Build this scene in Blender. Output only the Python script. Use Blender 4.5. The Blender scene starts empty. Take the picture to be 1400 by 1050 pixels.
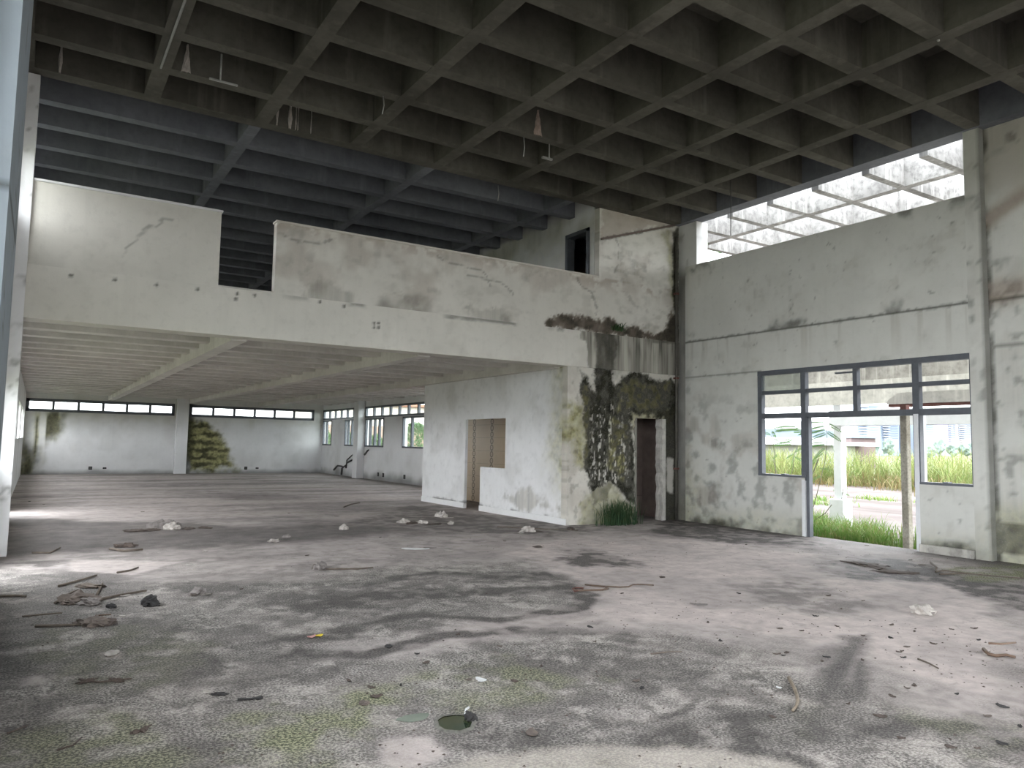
import bpy, bmesh, math, random
import numpy as np
from mathutils import Vector, Matrix, Quaternion
random.seed(7); RNG = np.random.default_rng(7)
scene = bpy.context.scene
C = bpy.context.collection

# ------------------------------------------------------------------ camera
CAM_H = 1.6
YAW, PITCH, ROLL, FPX = 0.5666, 0.0802, 0.0181, 1017.0
_f = np.array([math.sin(YAW)*math.cos(PITCH), math.cos(YAW)*math.cos(PITCH), math.sin(PITCH)])
_r = np.array([math.cos(YAW), -math.sin(YAW), 0.0]); _u = np.cross(_r, _f)
_c, _s = math.cos(ROLL), math.sin(ROLL)
_right, _up = _c*_r+_s*_u, -_s*_r+_c*_u
cam_data = bpy.data.cameras.new('camera'); cam = bpy.data.objects.new('camera', cam_data); C.objects.link(cam)
M = Matrix(((_right[0], _up[0], -_f[0]), (_right[1], _up[1], -_f[1]), (_right[2], _up[2], -_f[2])))
cam.matrix_world = Matrix.Translation((0, 0, CAM_H)) @ M.to_4x4()
cam_data.sensor_width = 36.0; cam_data.lens = FPX/1400*36.0; cam_data.clip_start = 0.02; cam_data.clip_end = 1500
scene.camera = cam

# ------------------------------------------------------------------ sky and exposure
world = bpy.data.worlds.new('overcast_sky'); scene.world = world; world.use_nodes = True
wn = world.node_tree.nodes; wl = world.node_tree.links
bg = wn['Background']; bg.inputs['Strength'].default_value = 2.5
_tc = wn.new('ShaderNodeTexCoord'); _ns = wn.new('ShaderNodeTexNoise'); _ns.inputs['Scale'].default_value = 2.2; _ns.inputs['Detail'].default_value = 5
_rp = wn.new('ShaderNodeValToRGB'); _rp.color_ramp.elements[0].color = (0.80, 0.86, 0.93, 1); _rp.color_ramp.elements[1].color = (0.97, 0.99, 1.0, 1)
_rp.color_ramp.elements[0].position = 0.35; _rp.color_ramp.elements[1].position = 0.65
wl.new(_tc.outputs['Generated'], _ns.inputs['Vector']); wl.new(_ns.outputs['Fac'], _rp.inputs['Fac']); wl.new(_rp.outputs['Color'], bg.inputs['Color'])
vs = scene.view_settings
vs.view_transform = 'Standard'; vs.look = 'None'; vs.gamma = 1.0; vs.use_curve_mapping = False
vs.exposure = 2.3
scene.cycles.max_bounces = 10; scene.cycles.diffuse_bounces = 7; scene.cycles.transparent_max_bounces = 16

# ------------------------------------------------------------------ helpers: pixel -> place on a known plane
def ray(x, y):
    return (x-700)/FPX*_right - (y-525)/FPX*_up + _f
def fl(x, y, z=0.0):
    d = ray(x, y); p = d*((z-CAM_H)/d[2]); return np.array([p[0], p[1], z])
def onY(x, y, Y):
    d = ray(x, y); p = d*(Y/d[1]); return np.array([p[0], p[1], p[2]+CAM_H])
def onX(x, y, X):
    d = ray(x, y); p = d*(X/d[0]); return np.array([p[0], p[1], p[2]+CAM_H])
def far(x, y, dist):
    d = ray(x, y); p = d*dist; return np.array([p[0], p[1], p[2]+CAM_H])

# ------------------------------------------------------------------ numpy noise
def _hash(ix, iy, seed):
    h = (ix.astype(np.int64)*374761393 + iy.astype(np.int64)*668265263 + seed*1274126177) & 0x7fffffff
    h = ((h ^ (h >> 13))*1274126177) & 0x7fffffff
    return ((h ^ (h >> 16)) & 0xffff)/65535.0
def vnoise(x, y, seed=0):
    ix, iy = np.floor(x), np.floor(y); fx, fy = x-ix, y-iy
    fx = fx*fx*(3-2*fx); fy = fy*fy*(3-2*fy)
    a = _hash(ix, iy, seed); b = _hash(ix+1, iy, seed); c = _hash(ix, iy+1, seed); d = _hash(ix+1, iy+1, seed)
    return (a*(1-fx)+b*fx)*(1-fy)+(c*(1-fx)+d*fx)*fy
def fbm(x, y, seed=0, octv=4):
    s, a, t = 0, 0.5, 0
    for o in range(octv):
        s = s+a*vnoise(x*2**o, y*2**o, seed+o*17); t += a; a *= 0.5
    return s/t
def sstep(a, b, x):
    t = np.clip((x-a)/(b-a), 0, 1); return t*t*(3-2*t)
def sdf(U, V, poly):
    """signed distance to a closed polygon, positive inside"""
    P = np.asarray(poly, float); Q = np.roll(P, -1, 0)
    best = np.full(U.shape, 1e9); inside = np.zeros(U.shape, bool)
    for (x0, y0), (x1, y1) in zip(P, Q):
        dx, dy = x1-x0, y1-y0; L = dx*dx+dy*dy+1e-12
        t = np.clip(((U-x0)*dx+(V-y0)*dy)/L, 0, 1)
        best = np.minimum(best, np.hypot(U-x0-t*dx, V-y0-t*dy))
        cond = ((y0 > V) != (y1 > V)) & (U < (x1-x0)*(V-y0)/(y1-y0+1e-12)+x0)
        inside ^= cond
    return np.where(inside, best, -best)
def lined(U, V, pts):
    best = np.full(U.shape, 1e9)
    for (x0, y0), (x1, y1) in zip(pts[:-1], pts[1:]):
        dx, dy = x1-x0, y1-y0; L = dx*dx+dy*dy+1e-12
        t = np.clip(((U-x0)*dx+(V-y0)*dy)/L, 0, 1)
        best = np.minimum(best, np.hypot(U-x0-t*dx, V-y0-t*dy))
    return best
def blot(U, V, poly, soft=0.1, amp=0.15, sc=3.0, seed=1):
    d = sdf(U, V, poly)+(fbm(U*sc, V*sc, seed)-0.5)*2*amp+(fbm(U*sc*5, V*sc*5, seed+7, 3)-0.5)*amp*0.9
    return sstep(-soft, soft, d)

# ------------------------------------------------------------------ materials
class NT:
    def __init__(s, name):
        s.m = bpy.data.materials.new(name); s.m.use_nodes = True
        s.n = s.m.node_tree.nodes; s.l = s.m.node_tree.links
        s.p = s.n['Principled BSDF']; s.out = s.n['Material Output']
        s.tc = s.n.new('ShaderNodeTexCoord')
        s.geo = s.n.new('ShaderNodeNewGeometry')
    def set(s, i, v): s._in(s.p.inputs[i], v)
    def _in(s, sock, v):
        if isinstance(v, bpy.types.NodeSocket): s.l.new(v, sock)
        elif isinstance(v, (tuple, list)) and len(v) == 3 and sock.type == 'RGBA': sock.default_value = (*v, 1)
        else: sock.default_value = v
    def vec(s, scale=(1, 1, 1), world=True, rot=(0, 0, 0)):
        mp = s.n.new('ShaderNodeMapping'); mp.inputs['Scale'].default_value = scale; mp.inputs['Rotation'].default_value = rot
        s.l.new(s.geo.outputs['Position'] if world else s.tc.outputs['Object'], mp.inputs['Vector']); return mp.outputs['Vector']
    def noise(s, scale, detail=5, rough=0.55, vec=None, dist=0.0):
        t = s.n.new('ShaderNodeTexNoise'); t.inputs['Scale'].default_value = scale; t.inputs['Detail'].default_value = detail
        t.inputs['Roughness'].default_value = rough; t.inputs['Distortion'].default_value = dist
        s.l.new(vec if vec is not None else s.vec(), t.inputs['Vector']); return t.outputs['Fac']
    def voro(s, scale, vec=None, feature='F1'):
        t = s.n.new('ShaderNodeTexVoronoi'); t.inputs['Scale'].default_value = scale; t.feature = feature
        s.l.new(vec if vec is not None else s.vec(), t.inputs['Vector']); return t.outputs['Distance']
    def ramp(s, fac, *stops):
        r = s.n.new('ShaderNodeValToRGB'); e = r.color_ramp.elements
        while len(e) < len(stops): e.new(0.5)
        for k, (pos, col) in enumerate(stops):
            e[k].position = pos; e[k].color = (*col, 1) if isinstance(col, (tuple, list)) else (col, col, col, 1)
        s.l.new(fac, r.inputs['Fac']); return r.outputs['Color']
    def mix(s, fac, a, b, mode='MIX'):
        m = s.n.new('ShaderNodeMix'); m.data_type = 'RGBA'; m.blend_type = mode
        s._in(m.inputs[0], fac); s._in(m.inputs[6], a); s._in(m.inputs[7], b); return m.outputs[2]
    def math(s, op, a, b=0.0, c=None, clamp=False):
        m = s.n.new('ShaderNodeMath'); m.operation = op; m.use_clamp = clamp
        s._in(m.inputs[0], a); s._in(m.inputs[1], b)
        if c is not None: s._in(m.inputs[2], c)
        return m.outputs[0]
    def attr(s, name):
        a = s.n.new('ShaderNodeAttribute'); a.attribute_name = name
        sep = s.n.new('ShaderNodeSeparateColor'); s.l.new(a.outputs['Color'], sep.inputs['Color'])
        return sep.outputs[0], sep.outputs[1], sep.outputs[2], a.outputs['Alpha']
    def bump(s, h, strength=0.3, dist=0.02):
        b = s.n.new('ShaderNodeBump'); b.inputs['Strength'].default_value = strength; b.inputs['Distance'].default_value = dist
        s.l.new(h, b.inputs['Height']); s.l.new(b.outputs['Normal'], s.p.inputs['Normal'])
def simple(name, col, rough=0.7, var=0.25, scale=6.0, metal=0.0, bump=0.15, bd=0.01):
    t = NT(name)
    a = tuple(c*(1-var) for c in col); b = tuple(min(1, c*(1+var)) for c in col)
    n = t.noise(scale, 6, 0.6, t.vec(world=False))
    t.set('Base Color', t.ramp(n, (0.3, a), (0.7, b))); t.set('Roughness', rough); t.set('Metallic', metal)
    if bump: t.bump(n, bump, bd)
    return t.m

def plaster(name, base, tint=(1, 1, 1), grime=0.5):
    """old lime-washed plaster; the colour attribute 'wear' carries mould (R), algae (G), bare brown render (B), grey wash (A); R and A also hold painted shadow on the corner pillar"""
    t = NT(name); R, G, B, A = t.attr('wear_shade')
    n1 = t.noise(0.9, 6, 0.6); n2 = t.noise(7, 6, 0.65); n3 = t.noise(45, 4, 0.6)
    streak = t.noise(1.0, 5, 0.6, t.vec((5.5, 5.5, 0.22)))
    col = t.mix(t.ramp(n1, (0.35, 0.0), (0.7, 1.0)), tuple(c*0.9 for c in base), base)
    col = t.mix(t.math('MULTIPLY', t.ramp(n2, (0.52, 0.0), (0.72, 1.0)), 0.30*grime), col, tuple(c*0.55 for c in base))
    col = t.mix(t.math('MULTIPLY', t.ramp(streak, (0.52, 0.0), (0.7, 1.0)), 0.25*grime), col, tuple(c*0.72 for c in base))
    gw = t.mix(t.ramp(streak, (0.36, 0.0), (0.66, 1.0)), (0.17, 0.163, 0.14), (0.46, 0.44, 0.38))
    col = t.mix(A, col, gw)
    br = t.mix(n2, (0.20, 0.15, 0.115), (0.42, 0.34, 0.28))
    col = t.mix(B, col, br)
    alg = t.mix(t.ramp(n2, (0.35, 0.0), (0.65, 1.0)), (0.12, 0.115, 0.03), (0.38, 0.36, 0.16))
    gm = t.math('MULTIPLY', G, t.math('MULTIPLY_ADD', n3, 1.2, 0.45, clamp=True), clamp=True)
    col = t.mix(gm, col, alg)
    mo = t.mix(t.ramp(n2, (0.35, 0.0), (0.7, 1.0)), (0.010, 0.010, 0.007), (0.034, 0.033, 0.019))
    rm = t.math('MULTIPLY', R, t.math('MULTIPLY_ADD', t.ramp(n3, (0.3, 0.0), (0.62, 1.0)), 0.3, 0.85, clamp=True), clamp=True)
    col = t.mix(rm, col, mo)
    t.set('Base Color', col); t.set('Roughness', 0.88); t.p.inputs['Specular IOR Level'].default_value = 0.2
    h = t.math('ADD', t.math('MULTIPLY', n2, 0.6), t.math('MULTIPLY', n3, 0.25)); h = t.math('ADD', h, t.math('MULTIPLY', B, -0.6))
    t.bump(h, 0.35, 0.015)
    return t.m

def concrete(name, lo, hi, speck=0.3, sc=1.0):
    t = NT(name)
    n1 = t.noise(0.8*sc, 6, 0.6); n2 = t.noise(9*sc, 6, 0.65); st = t.noise(1.2, 5, 0.6, t.vec((4, 4, 0.4)))
    col = t.mix(t.ramp(n1, (0.3, 0.0), (0.72, 1.0)), lo, hi)
    col = t.mix(t.math('MULTIPLY', t.ramp(n2, (0.45, 0.0), (0.7, 1.0)), speck), col, tuple(c*0.5 for c in lo))
    col = t.mix(t.math('MULTIPLY', t.ramp(st, (0.55, 0.0), (0.7, 1.0)), speck), col, tuple(min(1, c*1.5) for c in hi))
    t.set('Base Color', col); t.set('Roughness', 0.92); t.p.inputs['Specular IOR Level'].default_value = 0.15
    t.bump(n2, 0.25, 0.012); return t.m

M_ = {}
M_['plaster'] = plaster('old_white_plaster', (0.64, 0.62, 0.56), grime=0.7)
M_['plaster_right'] = plaster('grey_white_plaster', (0.60, 0.60, 0.56), grime=0.5)
M_['plaster_clean'] = plaster('cleaner_white_plaster', (0.74, 0.74, 0.74), grime=0.4)
M_['plaster_shaded'] = plaster('shaded_bluish_plaster', (0.27, 0.305, 0.33), grime=0.4)  # the near pillar's shade is put into this darker plaster colour
M_['plaster_cream'] = plaster('cream_stained_plaster', (0.60, 0.575, 0.515), grime=1.0)
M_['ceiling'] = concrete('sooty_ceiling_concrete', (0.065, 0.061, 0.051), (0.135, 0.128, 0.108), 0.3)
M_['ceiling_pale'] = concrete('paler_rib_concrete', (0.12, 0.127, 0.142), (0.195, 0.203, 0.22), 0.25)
M_['soffit'] = concrete('limewashed_soffit', (0.50, 0.48, 0.45), (0.68, 0.66, 0.62), 0.15)
M_['pergola'] = concrete('weathered_white_concrete', (0.19, 0.185, 0.18), (0.40, 0.395, 0.385), 0.7)
M_['fascia'] = concrete('stained_cream_concrete', (0.42, 0.405, 0.37), (0.64, 0.62, 0.57), 0.4)
M_['fascia_dirty'] = concrete('blackened_fascia_concrete', (0.22, 0.21, 0.19), (0.50, 0.48, 0.44), 0.5)
M_['white_paint'] = concrete('white_painted_concrete', (0.60, 0.61, 0.62), (0.74, 0.75, 0.76), 0.12)
M_['frame'] = simple('grey_painted_steel', (0.085, 0.093, 0.108), 0.5, 0.15, 8, 0.0, 0.1)
M_['rust'] = simple('red_oxide_steel', (0.13, 0.055, 0.045), 0.75, 0.35, 12)
M_['dark'] = simple('dark_hole', (0.015, 0.015, 0.015), 0.9, 0.2)
M_['dark_room'] = simple('dark_brown_render', (0.15, 0.115, 0.10), 0.9, 0.25, 3)  # one even dark brown for inner rooms, upper walls and flashing
M_['steel_pipe'] = simple('dull_conduit_metal', (0.36, 0.36, 0.34), 0.5, 0.2, 8, 0.3)
M_['pipe_dark'] = simple('stained_iron_pipe', (0.085, 0.078, 0.066), 0.7, 0.3, 6)
M_['cable'] = simple('dark_cable_rubber', (0.05, 0.048, 0.045), 0.6, 0.2)
M_['lime'] = simple('lime_crust', (0.46, 0.42, 0.38), 0.9, 0.25, 14, 0, 0.5, 0.02)
M_['lime_pink'] = simple('pinkish_lime_crust', (0.34, 0.26, 0.22), 0.9, 0.3, 14, 0, 0.5, 0.02)
def glass(name, tint, opac):
    t = NT(name); tr = t.n.new('ShaderNodeBsdfTransparent'); tr.inputs['Color'].default_value = (*tint, 1)
    gl = t.n.new('ShaderNodeBsdfGlossy'); gl.inputs['Roughness'].default_value = 0.12
    df = t.n.new('ShaderNodeBsdfDiffuse'); df.inputs['Color'].default_value = (0.7, 0.71, 0.69, 1)
    m1 = t.n.new('ShaderNodeMixShader'); m2 = t.n.new('ShaderNodeMixShader')
    n = t.noise(6, 5, 0.6); t.l.new(t.math('MULTIPLY', n, 2*opac, clamp=True), m1.inputs[0]); m2.inputs[0].default_value = 0.06
    t.l.new(tr.outputs[0], m1.inputs[1]); t.l.new(df.outputs[0], m1.inputs[2])
    t.l.new(m1.outputs[0], m2.inputs[1]); t.l.new(gl.outputs[0], m2.inputs[2]); t.l.new(m2.outputs[0], t.out.inputs['Surface'])
    return t.m
M_['glass'] = glass('dusty_glass', (0.93, 0.96, 0.95), 0.10)
M_['glass_hazy'] = glass('hazy_grey_glass', (0.66, 0.69, 0.66), 0.2)

def floor_mat():
    t = NT('worn_concrete_floor'); R, G, B, A = t.attr('wear_shade')
    n1 = t.noise(0.7, 7, 0.62); n2 = t.noise(4.5, 8, 0.72); n3 = t.noise(62, 3, 0.6); n4 = t.noise(11, 8, 0.78); v = t.voro(70)
    base = t.mix(t.ramp(n1, (0.35, 0.0), (0.65, 1.0)), (0.30, 0.268, 0.256), (0.44, 0.395, 0.378))
    base = t.mix(t.math('MULTIPLY', t.ramp(n2, (0.48, 0.0), (0.66, 1.0)), 0.55), base, (0.15, 0.138, 0.132))
    col = t.mix(B, base, t.mix(t.ramp(n2, (0.35, 0.0), (0.65, 1.0)), (0.60, 0.53, 0.50), (0.42, 0.37, 0.35)))
    sp = t.ramp(n3, (0.45, 0.0), (0.57, 1.0)); cl = t.ramp(n4, (0.42, 0.0), (0.60, 1.0))
    agg = t.mix(sp, (0.06, 0.058, 0.054), (0.43, 0.405, 0.37))
    agg = t.mix(t.math('MULTIPLY', cl, 0.6), agg, t.mix(sp, (0.04, 0.038, 0.036), (0.17, 0.16, 0.15)))
    agg = t.mix(t.ramp(v, (0.10, 0.8), (0.24, 0.0)), agg, (0.56, 0.53, 0.48))
    n5 = t.noise(2.3, 10, 0.72, dist=0.6); n6 = t.noise(5.5, 10, 0.75, dist=0.8)
    agg = t.mix(t.math('MULTIPLY', t.ramp(n5, (0.50, 0.0), (0.56, 1.0)), 0.75), agg, t.mix(sp, (0.34, 0.31, 0.285), (0.56, 0.52, 0.475)))
    agg = t.mix(t.math('MULTIPLY', t.ramp(n6, (0.40, 1.0), (0.47, 0.0)), 0.8), agg, t.mix(sp, (0.035, 0.034, 0.032), (0.115, 0.108, 0.10)))
    col = t.mix(t.math('MULTIPLY', t.math('MULTIPLY', t.ramp(n6, (0.37, 1.0), (0.45, 0.0)), B), 0.35), col, (0.17, 0.155, 0.148))
    col = t.mix(t.math('MULTIPLY', A, 0.9), col, agg)
    dk = t.mix(t.ramp(n4, (0.35, 0.0), (0.7, 1.0)), (0.04, 0.037, 0.035), (0.11, 0.10, 0.095))
    dm = t.math('MULTIPLY', R, t.math('MULTIPLY_ADD', sp, -0.25, 1.0, clamp=True))
    col = t.mix(dm, col, dk)
    ms = t.mix(sp, (0.06, 0.072, 0.042), (0.33, 0.33, 0.205))
    col = t.mix(t.math('MULTIPLY', G, 0.9), col, ms)
    t.set('Base Color', col); t.set('Roughness', t.ramp(R, (0, 0.9), (1, 0.75))); t.p.inputs['Specular IOR Level'].default_value = 0.2
    t.bump(t.math('ADD', t.math('MULTIPLY', n3, 0.7), n2), 0.4, 0.012)
    return t.m
M_['floor'] = floor_mat()

def ring_tiles():
    """beige wall tiles with columns of dark ring motifs"""
    t = NT('beige_ring_tiles'); v = t.vec()
    sp = t.n.new('ShaderNodeSeparateXYZ'); t.l.new(v, sp.inputs[0])
    y, z = sp.outputs[1], sp.outputs[2]
    fy = t.math('SUBTRACT', t.math('PINGPONG', t.math('SUBTRACT', y, 16.674), 0.949), 0.474)
    fz = t.math('SUBTRACT', t.math('FRACT', t.math('DIVIDE', z, 0.175)), 0.5)
    fz = t.math('MULTIPLY', fz, 0.175)
    d = t.math('SQRT', t.math('ADD', t.math('POWER', fy, 2.0), t.math('POWER', fz, 2.0)))
    ring = t.ramp(t.math('ABSOLUTE', t.math('SUBTRACT', d, 0.066)), (0.0, 1.0), (0.030, 0.0))
    dot = t.ramp(d, (0.012, 0.6), (0.024, 0.0))
    m = t.math('MAXIMUM', ring, dot)
    gy = t.math('ABSOLUTE', t.math('SUBTRACT', t.math('FRACT', t.math('DIVIDE', z, 0.35)), 0.5))
    base = t.mix(t.noise(3, 5), (0.56, 0.44, 0.29), (0.66, 0.53, 0.36))
    base = t.mix(t.ramp(gy, (0.475, 0.0), (0.5, 0.5)), base, (0.16, 0.13, 0.09))
    t.set('Base Color', t.mix(m, base, (0.13, 0.09, 0.055))); t.set('Roughness', 0.35)
    return t.m
M_['tiles'] = ring_tiles()

# ------------------------------------------------------------------ object helpers
def tag(o, label=None, cat=None, group=None, kind=None):
    if label: o['label'] = label
    if cat: o['category'] = cat
    if group: o['group'] = group
    if kind: o['kind'] = kind
    return o
def link(name, me, mat, parent=None):
    o = bpy.data.objects.new(name, me); C.objects.link(o)
    if mat is not None and not me.materials: me.materials.append(mat)
    if parent is not None: o.parent = parent
    return o
def empty(name, loc=(0, 0, 0), rz=0):
    o = bpy.data.objects.new(name, None); C.objects.link(o); o.location = loc; o.rotation_euler = (0, 0, rz); o.empty_display_size = 0.2
    return o
def pyd(name, V, Fs, mat, parent=None, smooth=False):
    me = bpy.data.meshes.new(name); me.from_pydata([tuple(v) for v in V], [], [tuple(f) for f in Fs]); me.update()
    if smooth:
        for p in me.polygons: p.use_smooth = True
    return link(name, me, mat, parent)
BOXF = [(0, 3, 2, 1), (4, 5, 6, 7), (0, 1, 5, 4), (1, 2, 6, 5), (2, 3, 7, 6), (3, 0, 4, 7)]
def bxv(x0, x1, y0, y1, z0, z1):
    return [(x0, y0, z0), (x1, y0, z0), (x1, y1, z0), (x0, y1, z0), (x0, y0, z1), (x1, y0, z1), (x1, y1, z1), (x0, y1, z1)]
def box(name, x0, x1, y0, y1, z0, z1, mat, parent=None, bevel=0.0):
    """a box whose object origin is its own base centre"""
    cx, cy, cz = (x0+x1)/2, (y0+y1)/2, z0
    bm = bmesh.new()
    vs_ = [bm.verts.new((a-cx, b-cy, c-cz)) for a, b, c in bxv(x0, x1, y0, y1, z0, z1)]
    for f in BOXF: bm.faces.new([vs_[i] for i in f])
    if bevel: bmesh.ops.bevel(bm, geom=bm.edges[:], offset=bevel, segments=1, affect='EDGES')
    me = bpy.data.meshes.new(name); bm.to_mesh(me); bm.free()
    if 'plaster' in mat.name:
        at = me.attributes.new('wear_shade', 'FLOAT_COLOR', 'POINT'); at.data.foreach_set('color', np.zeros(len(me.vertices)*4, np.float32))
    o = link(name, me, mat, parent)
    o.location = (cx, cy, cz) if parent is None else Vector((cx, cy, cz))-parent.location
    return o
def copy_part(o, parent, loc):
    c = o.copy(); C.objects.link(c); c.parent = parent; c.location = loc; return c
def copy_tree(o, parent=None):
    c = o.copy(); C.objects.link(c)
    if parent is not None: c.parent = parent
    for ch in [x for x in scene.objects if x.parent == o]: copy_tree(ch, c)
    return c
def tube(name, pts, rad, mat, parent=None, sides=6):
    """a round bar along a polyline; rad may be one radius or one per point"""
    P = [Vector(p) for p in pts]; rad = [rad]*len(P) if not hasattr(rad, '__len__') else rad
    V, Fs = [], []
    for i, p in enumerate(P):
        d = (P[min(i+1, len(P)-1)]-P[max(i-1, 0)]).normalized()
        a = d.cross(Vector((0, 0, 1)) if abs(d.z) < 0.9 else Vector((1, 0, 0))).normalized(); b = d.cross(a)
        for k in range(sides):
            t = 2*math.pi*k/sides; V.append(p+(a*math.cos(t)+b*math.sin(t))*rad[i])
    for i in range(len(P)-1):
        for k in range(sides):
            q = (k+1) % sides; Fs.append((i*sides+k, i*sides+q, (i+1)*sides+q, (i+1)*sides+k))
    Fs.append(tuple(range(sides))[::-1]); Fs.append(tuple((len(P)-1)*sides+k for k in range(sides)))
    return pyd(name, V, Fs, mat, parent, True)
def wall(name, plane, pos, thick, u0, u1, v0, v1, step, mat, holes=(), wear_shade=None, parent=None):
    """one connected wall: a grid of cells without its openings, front at pos, thickness away from it (may be negative)"""
    def cuts(a, b, extra):
        key = sorted({round(x, 4) for x in [a, b, *[e for e in extra if a < e < b]]}); out = [key[0]]
        for p, q in zip(key[:-1], key[1:]):
            n = max(1, int(math.ceil((q-p)/step))); out += [p+(q-p)*(i+1)/n for i in range(n)]
        return np.array(out)
    us = cuts(u0, u1, [e for h in holes for e in h[:2]]); vs2 = cuts(v0, v1, [e for h in holes for e in h[2:]])
    nu, nv = len(us), len(vs2); U, V = np.meshgrid(us, vs2, indexing='ij')
    cu, cv = np.meshgrid((us[1:]+us[:-1])/2, (vs2[1:]+vs2[:-1])/2, indexing='ij')
    keep = np.ones(cu.shape, bool)
    for h in holes: keep &= ~((cu > h[0]) & (cu < h[1]) & (cv > h[2]) & (cv < h[3]))
    idx = np.arange(nu*nv).reshape(nu, nv)
    a, b, c, d = idx[:-1, :-1], idx[1:, :-1], idx[1:, 1:], idx[:-1, 1:]
    front = np.stack([a, b, c, d], -1)[keep]; N = nu*nv
    if plane == 'X': front = front[:, ::-1]
    faces = [front, front[:, ::-1]+N]
    pad = np.zeros((keep.shape[0]+2, keep.shape[1]+2), bool); pad[1:-1, 1:-1] = keep
    for nb, e0, e1 in ((pad[:-2, 1:-1], a, d), (pad[2:, 1:-1], b, c), (pad[1:-1, :-2], a, b), (pad[1:-1, 2:], d, c)):
        m = keep & ~nb; faces.append(np.stack([e0[m], e1[m], e1[m]+N, e0[m]+N], -1))
    faces = np.concatenate(faces)
    Uf, Vf = U.ravel(), V.ravel(); z = np.full(N, pos); z2 = np.full(N, pos+thick)
    if plane == 'Y': co = np.concatenate([np.stack([Uf, z, Vf], 1), np.stack([Uf, z2, Vf], 1)])
    elif plane == 'X': co = np.concatenate([np.stack([z, Uf, Vf], 1), np.stack([z2, Uf, Vf], 1)])
    else: co = np.concatenate([np.stack([Uf, Vf, z], 1), np.stack([Uf, Vf, z2], 1)])
    used, inv = np.unique(faces, return_inverse=True)
    me = bpy.data.meshes.new(name); me.from_pydata(co[used].tolist(), [], inv.reshape(faces.shape).tolist()); me.update()
    if wear_shade is not None:
        w = wear_shade(Uf, Vf); w = np.concatenate([w, w])[used]
        at = me.attributes.new('wear_shade', 'FLOAT_COLOR', 'POINT'); at.data.foreach_set('color', np.clip(w, 0, 1).astype(np.float32).ravel())
    return tag(link(name, me, mat, parent), kind='structure' if parent is None else None)
def W4(U): return np.zeros((len(U), 4))

SOUTH_X0, SOUTH_X1, SOUTH_Z = 2.0, 10.0, 2.6   # unseen south opening, added and sized for its light
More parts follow.
